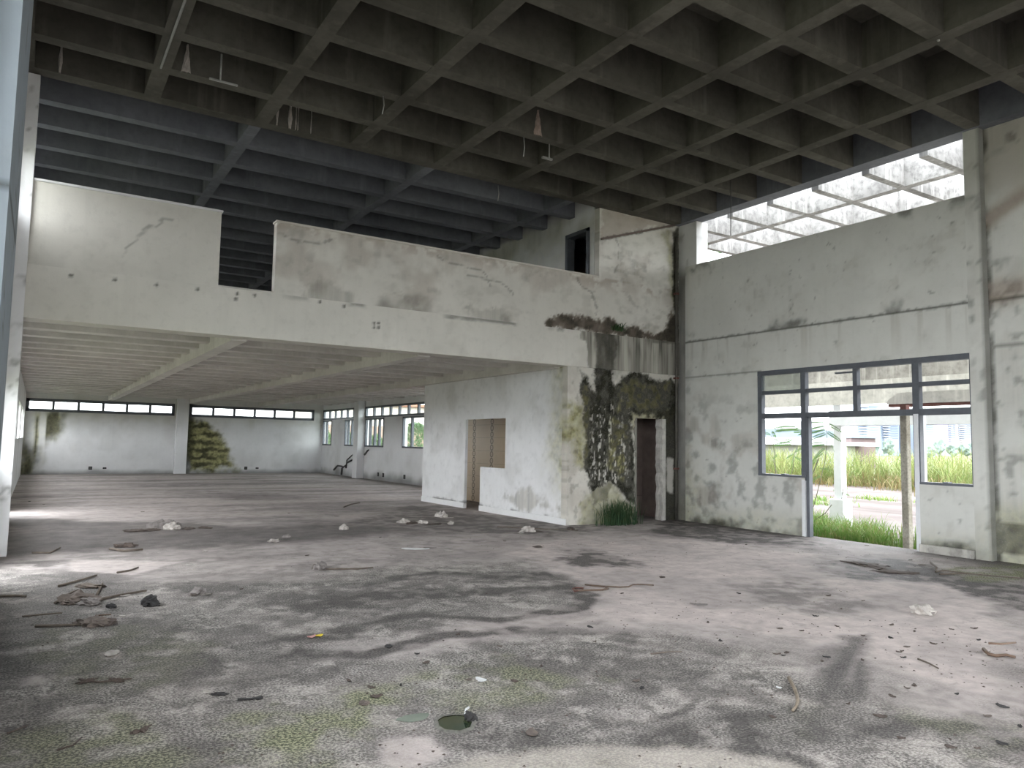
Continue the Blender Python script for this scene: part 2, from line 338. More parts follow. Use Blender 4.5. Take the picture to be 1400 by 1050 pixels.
# ================================================================== the floor
F_Y = 12.0            # face of the mezzanine
X_R = 12.0            # right wall
Y_B = 36.4            # far wall
def P2(*pts): return [tuple(fl(x, y)[:2]) for x, y in pts]
def floor_wear(U, V):
    w = W4(U)
    # general soiling
    g = fbm(U*0.55, V*0.55, 3, 5); g2 = fbm(U*2.3, V*2.3, 11, 4); st = fbm(U*0.35+V*0.1, V*1.6, 23, 5)
    g4 = fbm(U*5.5, V*5.5, 13, 5); g5 = fbm(U*1.3, V*1.3, 14, 6)
    R = 0.42*sstep(0.48, 0.62, g)*sstep(0.36, 0.58, g4)+0.40*sstep(0.50, 0.62, st)*sstep(0.38, 0.55, g4); G = np.zeros_like(U); B = 0.20*sstep(0.45, 0.65, 1-g); A = 0.35*sstep(0.45, 0.65, g2)
    # pale swept concrete in the middle
    pale = blot(U, V, P2((640, 748), (830, 728), (1020, 742), (1180, 765), (1330, 810), (1400, 850), (1400, 985), (1290, 950), (1180, 905), (1060, 872), (950, 862), (820, 850), (700, 868), (560, 895), (520, 880), (640, 855), (790, 835), (805, 818), (770, 795), (700, 770)), 0.35, 0.45, 0.8, 31)
    B = np.maximum(B, pale*(0.45+0.75*sstep(0.35, 0.65, g5))); R *= 1-0.78*pale; A *= 1-0.85*pale
    # rear hall: pinkish swept floor with long stains
    rear = sstep(11.5, 15.5, V); B = np.maximum(B, rear*0.55*sstep(0.40, 0.62, 1-st)); R = np.maximum(R*(1-0.4*rear), rear*0.30*sstep(0.54, 0.70, st)); A *= 1-0.8*rear
    # dark mossy aggregate of the near left
    agg = blot(U, V, P2((-60, 770), (150, 790), (330, 800), (520, 775), (720, 765), (790, 800), (800, 822), (700, 845), (600, 862), (470, 890), (560, 898), (690, 872), (820, 862), (960, 872), (1090, 905), (1200, 945), (1330, 1010), (1450, 1060), (900, 1300), (-400, 1300)), 0.30, 0.35, 1.1, 41)
    A = np.maximum(A, agg*(0.6+0.5*g2)); R = np.maximum(R*(1-0.3*agg), agg*0.72*sstep(0.47, 0.60, 0.55*g5+0.45*g4)); B = np.maximum(B, agg*0.6*sstep(0.50, 0.60, 0.5*fbm(U*1.1, V*1.1, 15, 6)+0.5*g4))
    # dark bands across it
    for pts, wd, s, k in ((P2((470, 862), (560, 840), (680, 848), (790, 832), (800, 812), (740, 785)), 0.16, 51, 0.75),
                       (P2((300, 905), (400, 892), (500, 895), (600, 870), (700, 862), (850, 866)), 0.14, 52, 0.7),
                       (P2((430, 830), (520, 815), (640, 808), (760, 805)), 0.30, 53, 0.8),
                       (P2((480, 800), (600, 785), (700, 790)), 0.22, 54, 0.6),
                       (P2((330, 885), (420, 870), (470, 872)), 0.10, 55, 0.6),
                       (P2((960, 1010), (1100, 1000), (1240, 990), (1400, 1020)), 0.30, 56, 0.6),
                       (P2((700, 1010), (850, 1000), (980, 990), (1080, 970)), 0.16, 57, 0.6),
                       (P2((640, 1020), (760, 1012), (900, 1020), (1040, 1025), (1100, 1045)), 0.12, 58, 0.7),
                       (P2((890, 985), (930, 975), (958, 952)), 0.05, 59, 0.85)):
        d = lined(U, V, pts)+(fbm(U*3, V*3, s)-0.5)*wd*1.6
        m = sstep(wd*1.15, wd*0.35, d); R = np.maximum(R, 1.35*k*m*(0.5+0.8*sstep(0.35, 0.6, g4)))
    # black soil trail near the left pillar and litter beside it
    R = np.maximum(R, 0.85*blot(U, V, P2((-20, 700), (60, 710), (200, 714), (330, 718), (470, 716), (560, 722), (470, 735), (420, 742), (250, 752), (120, 757), (60, 760), (-40, 790)), 0.35, 0.5, 0.9, 61)*(0.6+0.6*g4))
    R = np.maximum(R, 0.7*blot(U, V, P2((30, 800), (120, 775), (200, 780), (170, 830), (70, 860), (-20, 870)), 0.25, 0.3, 2, 62))
    for pts, s, k in ((P2((750, 765), (800, 752), (850, 760), (860, 772), (790, 778)), 63, 0.8), (P2((560, 690), (780, 722), (760, 735), (560, 722), (480, 715)), 64, 0.45),
                   (P2((900, 705), (1100, 735), (1130, 748), (1010, 745), (900, 730)), 65, 0.75), (P2((1110, 768), (1220, 765), (1330, 790), (1400, 800), (1400, 835), (1280, 800), (1160, 790)), 66, 0.75),
                   (P2((1010, 800), (1100, 790), (1220, 830), (1150, 850), (1040, 820)), 67, 0.4), (P2((1000, 860), (1040, 845), (1060, 860), (1020, 880)), 68, 0.4)):
        R = np.maximum(R, 1.3*k*blot(U, V, pts, 0.2, 0.35, 1.6, s)*(0.5+0.8*sstep(0.38, 0.58, g4)))
    # tyre skid near the right
    tr = blot(U, V, P2((1152, 872), (1188, 868), (1186, 930), (1172, 985), (1140, 1010), (1085, 1010), (1110, 950), (1140, 905)), 0.08, 0.08, 4, 71)
    ax = np.array(P2((1170, 870), (1120, 1000))); dv = ax[1]-ax[0]; dv /= np.linalg.norm(dv); across = (U-ax[0][0])*(-dv[1])+(V-ax[0][1])*dv[0]
    R = np.maximum(R, tr*np.clip(0.40+1.0*vnoise(across*17, (U+V)*0.7, 73), 0, 1)*(0.75+0.4*g4))
    R = np.maximum(R, 0.5*blot(U, V, P2((1150, 880), (1090, 905), (1120, 915), (1150, 900)), 0.06, 0.15, 5, 74))
    # moss
    for pts, s, k in ((P2((1290, 775), (1400, 770), (1430, 800), (1330, 795)), 81, 0.8), (P2((340, 985), (420, 955), (520, 950), (560, 985), (470, 1020), (380, 1030)), 82, 0.75),
                   (P2((560, 925), (700, 905), (800, 930), (700, 965), (580, 960)), 83, 0.55), (P2((20, 1000), (150, 985), (260, 1050), (100, 1100), (-30, 1090)), 84, 0.5),
                   (P2((1110, 950), (1130, 948), (1100, 990), (1080, 1000)), 85, 0.15), (P2((400, 1000), (480, 990), (500, 1060), (380, 1080)), 86, 0.5),
                   (P2((1180, 960), (1300, 965), (1400, 1010), (1330, 1030)), 87, 0.25), (P2((60, 860), (200, 850), (260, 880), (200, 940), (60, 930)), 88, 0.25)):
        G = np.maximum(G, 1.1*k*blot(U, V, pts, 0.16, 0.35, 2.0, s)*(0.25+0.9*sstep(0.36, 0.6, g4)))
    # pale greenish screed patch by the camera and pale round patches
    pt = blot(U, V, P2((590, 1052), (650, 1033), (800, 1018), (960, 1024), (1080, 1040), (1140, 1075), (600, 1100)), 0.07, 0.08, 3, 91)
    B = np.maximum(B, 0.8*pt); A *= 1-0.75*pt; R *= 1-0.8*pt; G = np.maximum(G*(1-pt), 0.28*pt)
    for pts in (P2((525, 1010), (590, 1005), (610, 1030), (540, 1060), (520, 1040)), P2((138, 892), (160, 890), (164, 900), (140, 902)), P2((28, 926), (60, 922), (66, 934), (34, 936)), P2((100, 765), (250, 768), (180, 786), (90, 780))):  # last patch: light from the left openings, put into the floor colour
        q = blot(U, V, pts, 0.04, 0.05, 4, 93); B = np.maximum(B, 0.8*q); A *= 1-0.8*q; R *= 1-0.8*q
    # darker along the foot of the right wall, dirt along the far wall
    R = np.maximum(R, 0.8*sstep(1.1, 0.0, X_R-U+(fbm(U*1.5, V*1.5, 95)-0.5)*1.0)*np.where(V < 12, 1, 0.8))
    R = np.maximum(R, 0.7*sstep(1.3, 0.1, Y_B-V+(fbm(U, V, 96)-0.5)*1.6))
    w[:, 0], w[:, 1], w[:, 2], w[:, 3] = R, G, B, A
    return w
wall('floor', 'Z', 0.0, -0.18, -0.65, 12.2, 0.6, 12.4, 0.035, M_['floor'], wear_shade=floor_wear)
f2 = wall('floor', 'Z', 0.0, -0.18, -0.65, 12.2, 12.4, 36.6, 0.09, M_['floor'], wear_shade=floor_wear)
f3 = wall('floor', 'Z', 0.0, -0.18, -0.65, 12.2, -12.5, 0.6, 0.2, M_['floor'], wear_shade=floor_wear)

# ================================================================== waffle ceiling
Z_C = 6.6             # underside of the ribs
SA, SB = 1.0488, 1.567
ceil = tag(empty('ceiling', (0, 0, Z_C)), kind='structure')
DEP = 0.62
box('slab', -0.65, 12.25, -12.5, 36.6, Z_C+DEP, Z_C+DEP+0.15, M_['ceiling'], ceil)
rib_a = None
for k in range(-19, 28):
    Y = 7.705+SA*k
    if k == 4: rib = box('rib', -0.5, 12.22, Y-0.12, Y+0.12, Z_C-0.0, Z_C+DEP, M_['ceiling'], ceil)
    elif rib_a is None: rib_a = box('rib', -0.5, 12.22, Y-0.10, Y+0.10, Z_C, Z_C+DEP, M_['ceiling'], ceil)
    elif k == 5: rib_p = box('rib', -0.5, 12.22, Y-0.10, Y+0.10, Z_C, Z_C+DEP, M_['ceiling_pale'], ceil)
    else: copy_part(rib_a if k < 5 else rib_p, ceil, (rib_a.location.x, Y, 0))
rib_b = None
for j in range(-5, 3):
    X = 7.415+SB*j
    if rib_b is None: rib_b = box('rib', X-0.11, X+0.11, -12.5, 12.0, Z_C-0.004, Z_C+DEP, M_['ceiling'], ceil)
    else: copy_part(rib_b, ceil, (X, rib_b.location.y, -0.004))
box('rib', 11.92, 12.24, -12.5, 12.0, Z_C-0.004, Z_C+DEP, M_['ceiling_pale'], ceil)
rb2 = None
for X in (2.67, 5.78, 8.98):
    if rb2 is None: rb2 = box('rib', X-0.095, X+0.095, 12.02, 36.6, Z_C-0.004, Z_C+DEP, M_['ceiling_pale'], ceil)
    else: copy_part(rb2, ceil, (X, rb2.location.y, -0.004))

# lime crusts bleeding from the ribs
def crust(x, y, w, h, Y, mat, seed, tip=False):
    """a thin wavy crust on the near face of a rib: x, y its foot in the hall, w wide and h tall"""
    rs = np.random.default_rng(seed); n, m = 7, 10; V, Fs = [], []
    for j in range(m+1):
        t = j/m; half = w/2*((1-0.85*t) if tip else (0.75+0.25*math.sin(t*7+seed)))
        for i in range(n+1):
            s = i/n*2-1; V.append((x+s*half+rs.normal(0, w*0.03), Y-0.012*(1-s*s)*(1+rs.random())-0.002, y+h*t+rs.normal(0, h*0.008)))
    for j in range(m):
        for i in range(n): a = j*(n+1)+i; Fs.append((a, a+1, a+n+2, a+n+1))
    b = len(V); V += [(p[0], Y+0.01, p[2]) for p in V[:b]]
    Fs += [tuple(q+b for q in f[::-1]) for f in Fs]
    o = pyd('lime_crust', V, Fs, mat, ceil); o.location = -ceil.location
    return o
p = onY(735, 189, 9.80-0.1); crust(p[0], Z_C, 0.17, 0.42, 7.705+SA*2-0.1, M_['lime_pink'], 3, True)
for x, w, h, s in ((378, 0.05, 0.4, 4), (396, 0.07, 0.4, 5), (404, 0.025, 0.4, 6), (407, 0.02, 0.4, 7), (425, 0.02, 0.4, 12)):
    q = onY(x, 178, 7.705+SA*4-0.12); crust(q[0], Z_C, w, h, 7.705+SA*4-0.12, M_['lime'], s)
q = onY(254, 104, 7.705+SA*3-0.1); crust(q[0], Z_C, 0.12, 0.4, 7.705+SA*3-0.1, M_['lime'], 8, True)
q = onY(710, 300, 7.705+SA*6-0.1)
crust(q[0], Z_C, 0.5, 0.4, 7.705+SA*6-0.1, M_['ceiling_pale'], 9)
q = onY(645, 310, 7.705+SA*8-0.1); crust(q[0], Z_C, 0.6, 0.4, 7.705+SA*8-0.1, M_['ceiling_pale'], 10)
q = onY(82, 95, 7.705+SA*4-0.12); crust(q[0], Z_C, 0.05, 0.4, 7.705+SA*4-0.12, M_['lime'], 11)

# ================================================================== front of the mezzanine
def Y2(*pts): return [tuple(onY(x, y, F_Y)[[0, 2]]) for x, y in pts]
def mez_wear(U, V):
    w = W4(U); g = fbm(U*1.6, V*1.6, 101, 5); g2 = fbm(U*6, V*6, 102, 4); g3 = fbm(U*14, V*14, 103, 3)
    R = 0.18*sstep(0.58, 0.78, g2)*sstep(0.45, 0.65, g); G = np.zeros_like(U); B = np.zeros_like(U)
    A = 0.25*sstep(0.5, 0.75, g)
    left = sstep(2.6, 2.0, U); A *= 1-0.75*left; R *= 1-0.75*left
    # right parapet: tan soiling along its top and foot
    rp = ((U > 3.06) & (U < 12)).astype(float)
    B = np.maximum(B, rp*0.25*sstep(0.5, 0.72, g)); A = np.maximum(A, rp*0.25*sstep(0.55, 0.75, fbm(U*3.5, V*6, 107, 5)))
    B = np.maximum(B, rp*0.6*sstep(0.35, 0.0, 5.12-V+(g-0.5)*0.5)*(V < 5.13)*sstep(0.45, 0.6, g2))
    R = np.maximum(R, 0.35*sstep(0.4, 0.0, V-3.9+(g2-0.5)*0.5)*sstep(0.45, 0.7, g)*(1-left*0.7))
    # hairline cracks
    for pts in (Y2((165, 345), (185, 325), (200, 318), (225, 295), (235, 292)), Y2((380, 320), (430, 330), (455, 328)), Y2((640, 380), (690, 392), (700, 405)), Y2((790, 382), (797, 395), (812, 402), (813, 440)),
                Y2((600, 350), (660, 372), (670, 395)), Y2((845, 330), (848, 350), (843, 372))):
        R = np.maximum(R, 0.42*sstep(0.03, 0.004, lined(U+(g2-0.5)*0.25, V+(g-0.5)*0.3, pts)+(g3-0.5)*0.035))
    for pts, s in ((Y2((395, 420), (430, 428), (455, 445), (470, 440), (480, 400), (440, 380)), 111), (Y2((640, 420), (690, 425), (700, 440), (650, 438)), 112), (Y2((540, 400), (585, 405), (560, 425)), 113)):
        A = np.maximum(A, 0.5*blot(U, V, pts, 0.06, 0.15, 5, s))
    # rot along the foot of the tall wall
    rot = blot(U, V, Y2((742, 440), (765, 430), (800, 432), (815, 438), (838, 436), (850, 447), (880, 447), (893, 460), (912, 448), (918, 425), (925, 440), (926, 470), (745, 447)), 0.05, 0.12, 6, 121)
    R = np.maximum(R, rot*(0.35+0.75*g2)); B = np.maximum(B, rot*0.9)
    R = np.maximum(R, 0.9*blot(U, V, Y2((920, 318), (928, 310), (929, 470), (910, 468), (914, 440), (922, 425), (919, 380)), 0.04, 0.06, 7, 122))
    B = np.maximum(B, 0.75*blot(U, V, Y2((820, 283), (926, 300), (926, 306), (822, 326)), 0.03, 0.12, 4, 123)*(0.4+0.8*g))
    R = np.maximum(R, 0.85*sstep(0.045, 0.01, lined(U, V, Y2((822, 327), (870, 318), (926, 307)))+(g3-0.5)*0.04))
    tall = (U > 9.7).astype(float)
    A = np.maximum(A, tall*0.55*sstep(0.52, 0.66, fbm(U*5, V*9, 125, 4))*sstep(0.38, 0.6, g)); G = np.maximum(G, 0.5*blot(U, V, Y2((900, 318), (915, 316), (924, 380), (922, 420), (915, 390), (912, 340)), 0.08, 0.1, 5, 126))
    w[:, 0], w[:, 1], w[:, 2], w[:, 3] = R, G, B, A
    return w
wall('wall_mezzanine', 'Y', F_Y, 0.16, -0.24, 12.14, 3.93, Z_C, 0.035, M_['plaster'],
     holes=[(-0.24, 2.23, 5.10, Z_C), (2.23, 3.08, 3.96, Z_C), (3.08, 9.75, 5.10, Z_C)], wear_shade=mez_wear)
tag(box('trim_1', -0.24, 2.25, F_Y-0.025, F_Y+0.185, 5.10, 5.135, M_['plaster_clean'], bevel=0.006), kind='structure')
tag(box('trim_2', 3.06, 9.73, F_Y-0.025, F_Y+0.185, 5.10, 5.135, M_['plaster_cream'], bevel=0.006), kind='structure')
# sloping flashing on the tall wall
a, b = onY(822, 327, F_Y), onY(927, 307, F_Y)
fb = pyd('trim_3', [(a[0], F_Y-0.03, a[2]-0.02), (b[0], F_Y-0.03, b[2]-0.02), (b[0], F_Y-0.03, b[2]+0.02), (a[0], F_Y-0.03, a[2]+0.02),
                    (a[0], F_Y+0.01, a[2]-0.02), (b[0], F_Y+0.01, b[2]-0.02), (b[0], F_Y+0.01, b[2]+0.02), (a[0], F_Y+0.01, a[2]+0.02)], BOXF, M_['dark_room']); tag(fb, kind='structure')

def beam_wear(U, V):
    w = W4(U); g = fbm(U*2, V*2, 131, 5); g2 = fbm(U*7, V*7, 132, 4); g3 = fbm(U*22, V*1.2, 133, 3)
    R = np.zeros_like(U); A = 0.2*sstep(0.55, 0.75, g); B = np.zeros_like(U); G = np.zeros_like(U)
    raw = blot(U, V, Y2((793, 463), (800, 466), (802, 480), (803, 506), (940, 520), (940, 455), (793, 440)), 0.02, 0.03, 6, 134)
    A = np.maximum(A, raw)
    dk = blot(U, V, Y2((812, 445), (835, 450), (846, 470), (836, 512), (812, 506), (815, 480)), 0.05, 0.06, 5, 135)
    R = np.maximum(R, raw*dk*(0.55+0.4*g2)); R = np.maximum(R, raw*0.7*sstep(0.5, 0.7, g3)*sstep(3.3, 3.9, V)); R = np.maximum(R, raw*0.5*sstep(0.3, 0.0, 12.0-U))
    R = np.maximum(R, 0.55*sstep(0.05, 0.01, 3.9-V+(g2-0.5)*0.05)*sstep(0.4, 0.6, g)*sstep(2.5, 4.5, U))
    for x, y in ((97, 377), (157, 383), (214, 390), (270, 396), (324, 402), (348, 404), (437, 413), (470, 419), (511, 442), (517, 442), (511, 448), (517, 448), (322, 409)):
        q = onY(x, y, F_Y); R = np.maximum(R, 0.85*sstep(0.04, 0.012, np.hypot(U-q[0], V-q[2])))
    w[:, 0], w[:, 1], w[:, 2], w[:, 3] = R, G, B, A
    return w
wall('trim_4', 'Y', F_Y-0.02, 0.36, -0.245, 12.14, 3.19, 3.93, 0.03, M_['plaster'], wear_shade=beam_wear)

def low_wear(U, V):
    w = W4(U); g = fbm(U*2.2, V*2.2, 141, 5); g2 = fbm(U*9, V*9, 142, 4); g3 = fbm(U*26, V*10, 143, 3); sk = fbm(U*18, V*1.3, 144, 3)
    R = 0.18*sstep(0.55, 0.8, g2); G = np.zeros_like(U); B = np.zeros_like(U); A = 0.35*sstep(0.42, 0.7, g)
    black = blot(U, V, Y2((795, 508), (806, 522), (813, 535), (811, 500), (838, 503), (842, 526), (850, 515), (868, 511), (885, 513), (900, 518), (935, 520), (935, 574), (866, 567), (862, 580), (869, 600), (870, 690), (858, 690), (848, 668), (838, 660), (828, 682), (812, 692), (805, 662), (799, 640), (802, 600), (797, 560)), 0.05, 0.10, 6, 145)
    fleck = sstep(0.54, 0.64, fbm(U*34, V*14, 156, 3))*blot(U, V, Y2((808, 560), (860, 545), (862, 655), (840, 662), (812, 660)), 0.1, 0.1, 5, 146)
    R = np.maximum(R, black*(0.80+0.35*g2))
    olive = black*np.maximum(blot(U, V, Y2((838, 570), (862, 570), (856, 660), (832, 640)), 0.1, 0.15, 5, 147), np.maximum(blot(U, V, Y2((850, 520), (915, 522), (912, 565), (848, 560)), 0.1, 0.2, 4, 153), blot(U, V, Y2((796, 520), (808, 530), (806, 640), (798, 640)), 0.05, 0.1, 4, 154)))*sstep(0.36, 0.56, g2)
    G = np.maximum(G, 0.9*olive); R = R*(1-0.30*olive)
    bandf = sstep(0.35, 0.65, sk)*(0.5+0.5*sstep(11.0, 10.2, U)); R = R*(1-0.9*np.clip(fleck*bandf*1.3, 0, 1))
    R = np.maximum(R, 0.95*blot(U, V, Y2((908, 560), (935, 550), (937, 720), (908, 720), (909, 640)), 0.05, 0.06, 5, 148)*(1-0.75*blot(U, V, Y2((912, 625), (922, 628), (921, 675), (913, 672)), 0.03, 0.03, 6, 158)))
    G = np.maximum(G, 0.9*blot(U, V, Y2((775, 545), (797, 560), (802, 600), (798, 640), (788, 630), (782, 600), (774, 600)), 0.10, 0.15, 4, 149)*(0.35+0.8*g2))
    G = np.maximum(G, 0.55*blot(U, V, Y2((862, 560), (925, 562), (925, 575), (864, 590)), 0.06, 0.1, 5, 150))
    # splash at the foot, green towards the tuft
    foot = blot(U, V, Y2((795, 690), (812, 670), (835, 662), (860, 690), (872, 700), (870, 725), (790, 725)), 0.05, 0.1, 5, 151)
    G = np.maximum(G, 0.7*foot*(0.4+0.6*g2)); R = np.where(foot > 0.4, np.minimum(R, 0.35+0.35*g2), R)
    yb = blot(U, V, Y2((776, 520), (806, 520), (806, 700), (776, 715)), 0.2, 0.3, 3, 159); B = np.maximum(B, 0.2*yb*sstep(0.4, 0.6, g)); R = np.maximum(R, 0.3*yb*sstep(0.55, 0.65, g2))
    w[:, 0], w[:, 1], w[:, 2], w[:, 3] = R, G, B, A
    return w
wall('wall_corner', 'Y', F_Y+0.02, 0.18, 8.98, 12.14, 0.0, 3.19, 0.022, M_['plaster_cream'], holes=[(10.80, 11.60, 0.0, 2.2)], wear_shade=low_wear)

# room behind the dark doorway
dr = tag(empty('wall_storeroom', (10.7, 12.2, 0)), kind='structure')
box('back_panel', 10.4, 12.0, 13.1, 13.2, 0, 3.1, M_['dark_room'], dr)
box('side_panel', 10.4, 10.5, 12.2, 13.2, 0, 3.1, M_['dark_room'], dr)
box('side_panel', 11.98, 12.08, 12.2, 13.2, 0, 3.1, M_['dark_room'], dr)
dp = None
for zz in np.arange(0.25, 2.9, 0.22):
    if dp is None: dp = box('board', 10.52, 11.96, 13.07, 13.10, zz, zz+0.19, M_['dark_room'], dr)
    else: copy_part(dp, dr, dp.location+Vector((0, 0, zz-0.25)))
# pale crumbled reveal of the doorway
def rough_strip(name, x0, x1, y0, y1, z0, z1, mat, seed, n=28):
    rs = np.random.default_rng(seed); V, Fs = [], []
    for i in range(n+1):
        z = z0+(z1-z0)*i/n; e = rs.normal(0, 0.02)
        V += [(x0+e, y0, z), (x1, y0, z), (x1, y1, z), (x0+e*0.6, y1, z)]
    for i in range(n):
        for k in range(4): q = (k+1) % 4; Fs.append((i*4+k, i*4+q, i*4+4+q, i*4+4+k))
    Fs += [(3, 2, 1, 0), tuple(4*n+k for k in range(4))]
    return tag(pyd(name, V, Fs, mat), kind='structure')
rough_strip('trim_5', 11.56, 11.66, F_Y-0.005, F_Y+0.2, 0, 2.2, M_['fascia'], 5)
rough_strip('trim_6', 10.775, 10.82, F_Y-0.005, F_Y+0.2, 0, 2.2, M_['plaster_cream'], 6)

# room beside the mezzanine stair: side wall of the upper room with its door
def upper_wear(U, V):
    w = W4(U); w[:, 3] = 0.45*sstep(0.45, 0.7, fbm(U*1.5, V*1.5, 161)); w[:, 1] = 0.25*sstep(0.4, 0.6, fbm(U, V, 162)); return w
wall('wall_upper_room', 'X', 9.74, 0.14, 12.16, 24.0, 3.93, Z_C+DEP, 0.12, M_['plaster_clean'], holes=[(12.36, 13.12, 3.93, 6.2)], wear_shade=upper_wear)
d1 = tag(empty('door_1', (9.74, 12.74, 3.93)), kind='structure')
for y0, y1, z0, z1 in ((12.31, 12.39, 3.93, 6.25), (13.06, 13.14, 3.93, 6.25), (12.31, 13.14, 6.17, 6.25)):
    box('frame_bar', 9.70, 9.90, y0, y1, z0, z1, M_['frame'], d1)
tag(box('wall_upper_partition', 10.6, 10.7, 12.2, 24, 3.93, 5.7, M_['dark_room']), kind='structure')

# ================================================================== under the mezzanine
low = tag(empty('ceiling_lower', (0, 12.3, 3.19)), kind='structure')
box('slab', -0.45, 12.0, 12.16, 36.5, 3.40, 3.90, M_['soffit'], low)
for X in (2.64, 5.9, 8.95): box('beam', X-0.12, X+0.12, 12.3, 36.4, 3.16, 3.42, M_['soffit'], low)
jo = None
for k in range(22):
    Y = 13.15+1.0488*k
    if jo is None: jo = box('joist', -0.45, 12.0, Y-0.14, Y+0.14, 3.31, 3.42, M_['soffit'], low)
    else: copy_part(jo, low, jo.location+Vector((0, Y-13.15, 0)))

# ================================================================== little room under the mezzanine
def X2(X, *pts): return [tuple(onX(x, y, X)[[1, 2]]) for x, y in pts]
def room_wear(U, V):
    w = W4(U); g = fbm(U*2, V*2, 171, 5); g2 = fbm(U*8, V*8, 172, 4)
    R = 0.10*sstep(0.58, 0.8, g2); A = 0.18*sstep(0.5, 0.75, g)
    G = 0.85*sstep(1.0, 0.05, U-12.0+(g-0.5)*0.9)*(0.3+0.8*g2)*sstep(0.2, 1.2, V)
    G = np.maximum(G, 0.5*sstep(0.35, 0.0, U-12.0+(g-0.5)*0.4)*(0.3+0.8*g2))
    R = np.maximum(R, 0.7*sstep(0.04, 0.01, np.abs(V-0.14)+(g2-0.5)*0.05)*sstep(0.4, 0.55, g)); R = np.maximum(R, 0.6*sstep(0.15, 0.0, V)*sstep(0.5, 0.6, g2))
    A = np.maximum(A, 0.6*blot(U, V, X2(8.98, (725, 675), (770, 690), (772, 705), (700, 690), (690, 675)), 0.1, 0.25, 3, 173))
    w[:, 0], w[:, 1], w[:, 2], w[:, 3] = R, G, np.zeros_like(U), A
    return w
wall('wall_small_room', 'X', 8.98, 0.07, F_Y+0.19, 18.6, 0, 3.2, 0.035, M_['plaster_clean'],
     holes=[(15.46, 16.22, 0, 2.18), (14.35, 15.46, 1.04, 2.18)], wear_shade=room_wear)
tag(box('wall_small_room_tiled', 10.3, 10.4, 12.3, 19.3, 0, 3.3, M_['tiles']), kind='structure')
tag(box('baseboard_small_room', 8.955, 8.98, F_Y+0.02, 15.46, 0, 0.13, M_['plaster_clean'], bevel=0.006), kind='structure')
tag(box('baseboard_small_room', 8.955, 8.98, 16.22, 18.6, 0, 0.13, M_['plaster_clean'], bevel=0.006), kind='structure')

# ================================================================== right wall of the hall
def right_wear(U, V):
    w = W4(U); g = fbm(U*1.7, V*1.7, 181, 5); g2 = fbm(U*6, V*6, 182, 4); g3 = fbm(U*15, V*15, 183, 3); sk = fbm(U*11, V*0.6, 184, 3)
    R = 0.4*sstep(0.68, 0.8, g3)*sstep(0.58, 0.7, g2); G = np.zeros_like(U); B = np.zeros_like(U); A = 0.10*sstep(0.5, 0.7, g)+0.22*sstep(0.58, 0.74, g2)*sstep(0.4, 0.65, g)
    low_ = sstep(2.6, 0.6, V+(U-9.0)*-0.5+(g-0.5)*1.5)*(U > 8.6)
    R = np.maximum(R, 0.42*low_*sstep(0.50, 0.72, fbm(U*4.2, V*4.2, 186, 5))); A = np.maximum(A, 0.5*low_*sstep(0.45, 0.7, g)); B = np.maximum(B, 0.25*low_*sstep(0.5, 0.62, g))
    G = np.maximum(G, 0.5*sstep(0.9, 0.1, 11.75-U+(g-0.5)*0.8)*sstep(2.0, 0.4, V)*(0.3+0.7*g2))
    R = np.maximum(R, 0.8*sstep(0.035, 0.008, np.abs(V-3.9)+(g3-0.5)*0.03)); R = np.maximum(R, 0.55*sstep(0.028, 0.006, np.abs(V-3.115)+(g3-0.5)*0.03)*(U > 9.7))
    R = np.maximum(R, 0.7*sstep(0.22, 0.0, V-3.9+(g2-0.5)*0.3)*(V > 3.88)*sstep(0.5, 0.62, g))
    A = np.maximum(A, 0.4*sstep(0.55, 0.7, sk)*sstep(3.0, 3.9, V)*(V < 3.9))
    R = np.maximum(R, 0.6*sstep(0.25, 0.0, 5.6-V+(g2-0.5)*0.4)*sstep(0.48, 0.6, g))
    R = np.maximum(R, 0.85*sstep(0.28, 0.03, V+(g2-0.5)*0.3)*sstep(0.35, 0.55, g)); G = np.maximum(G, 0.3*sstep(0.5, 0.1, V+(g-0.5)*0.4))
    A = np.maximum(A, 0.5*sstep(0.3, 0.0, 11.74-U)*(0.4+0.6*g))
    w[:, 0], w[:, 1], w[:, 2], w[:, 3] = R, G, B, A
    return w
wall('wall_right', 'X', X_R, 0.2, 5.72, 11.74, 0, 5.6, 0.03, M_['plaster_right'], holes=[(5.80, 6.69, 1.07, 3.12), (6.69, 8.74, 0, 3.12), (8.74, 9.80, 1.07, 3.12)], wear_shade=right_wear)
def near_wear(U, V):
    w = W4(U); g = fbm(U*1.7, V*1.7, 191, 5); g2 = fbm(U*6, V*6, 192, 4)
    R = 0.4*sstep(0.60, 0.72, g2)*sstep(0.45, 0.6, g); A = 0.3*sstep(0.5, 0.7, g); G = np.zeros_like(U); B = np.zeros_like(U)
    up = sstep(-0.15, 0.15, V-5.25-0.35*(U-4.9)+(g-0.5)*0.9); B = np.maximum(B, 0.30*up)
    band = sstep(0.22, 0.05, np.abs(V-5.15-0.5*(5.5-U)+(g-0.5)*0.5)); B = np.maximum(B, 0.75*band)
    B = np.maximum(B, 0.7*sstep(0.3, 0.05, np.abs(V-4.05+(g-0.5)*0.35)))
    R = np.maximum(R, 0.7*sstep(0.035, 0.01, np.abs(V-3.9))); R = np.maximum(R, 0.5*sstep(0.03, 0.008, np.abs(V-3.2)))
    dk = sstep(0.62, 0.56, V+(g-0.5)*0.08); R = np.maximum(R, dk*0.75*(0.5+0.6*g2)*(V > 0.1)); G = np.maximum(G, sstep(1.0, 0.6, V)*0.45)
    R = np.maximum(R, 0.8*sstep(0.07, 0.0, 5.55-U+(g2-0.5)*0.08)*sstep(0.4, 0.55, g))
    w[:, 0], w[:, 1], w[:, 2], w[:, 3] = R, G, B, A
    return w
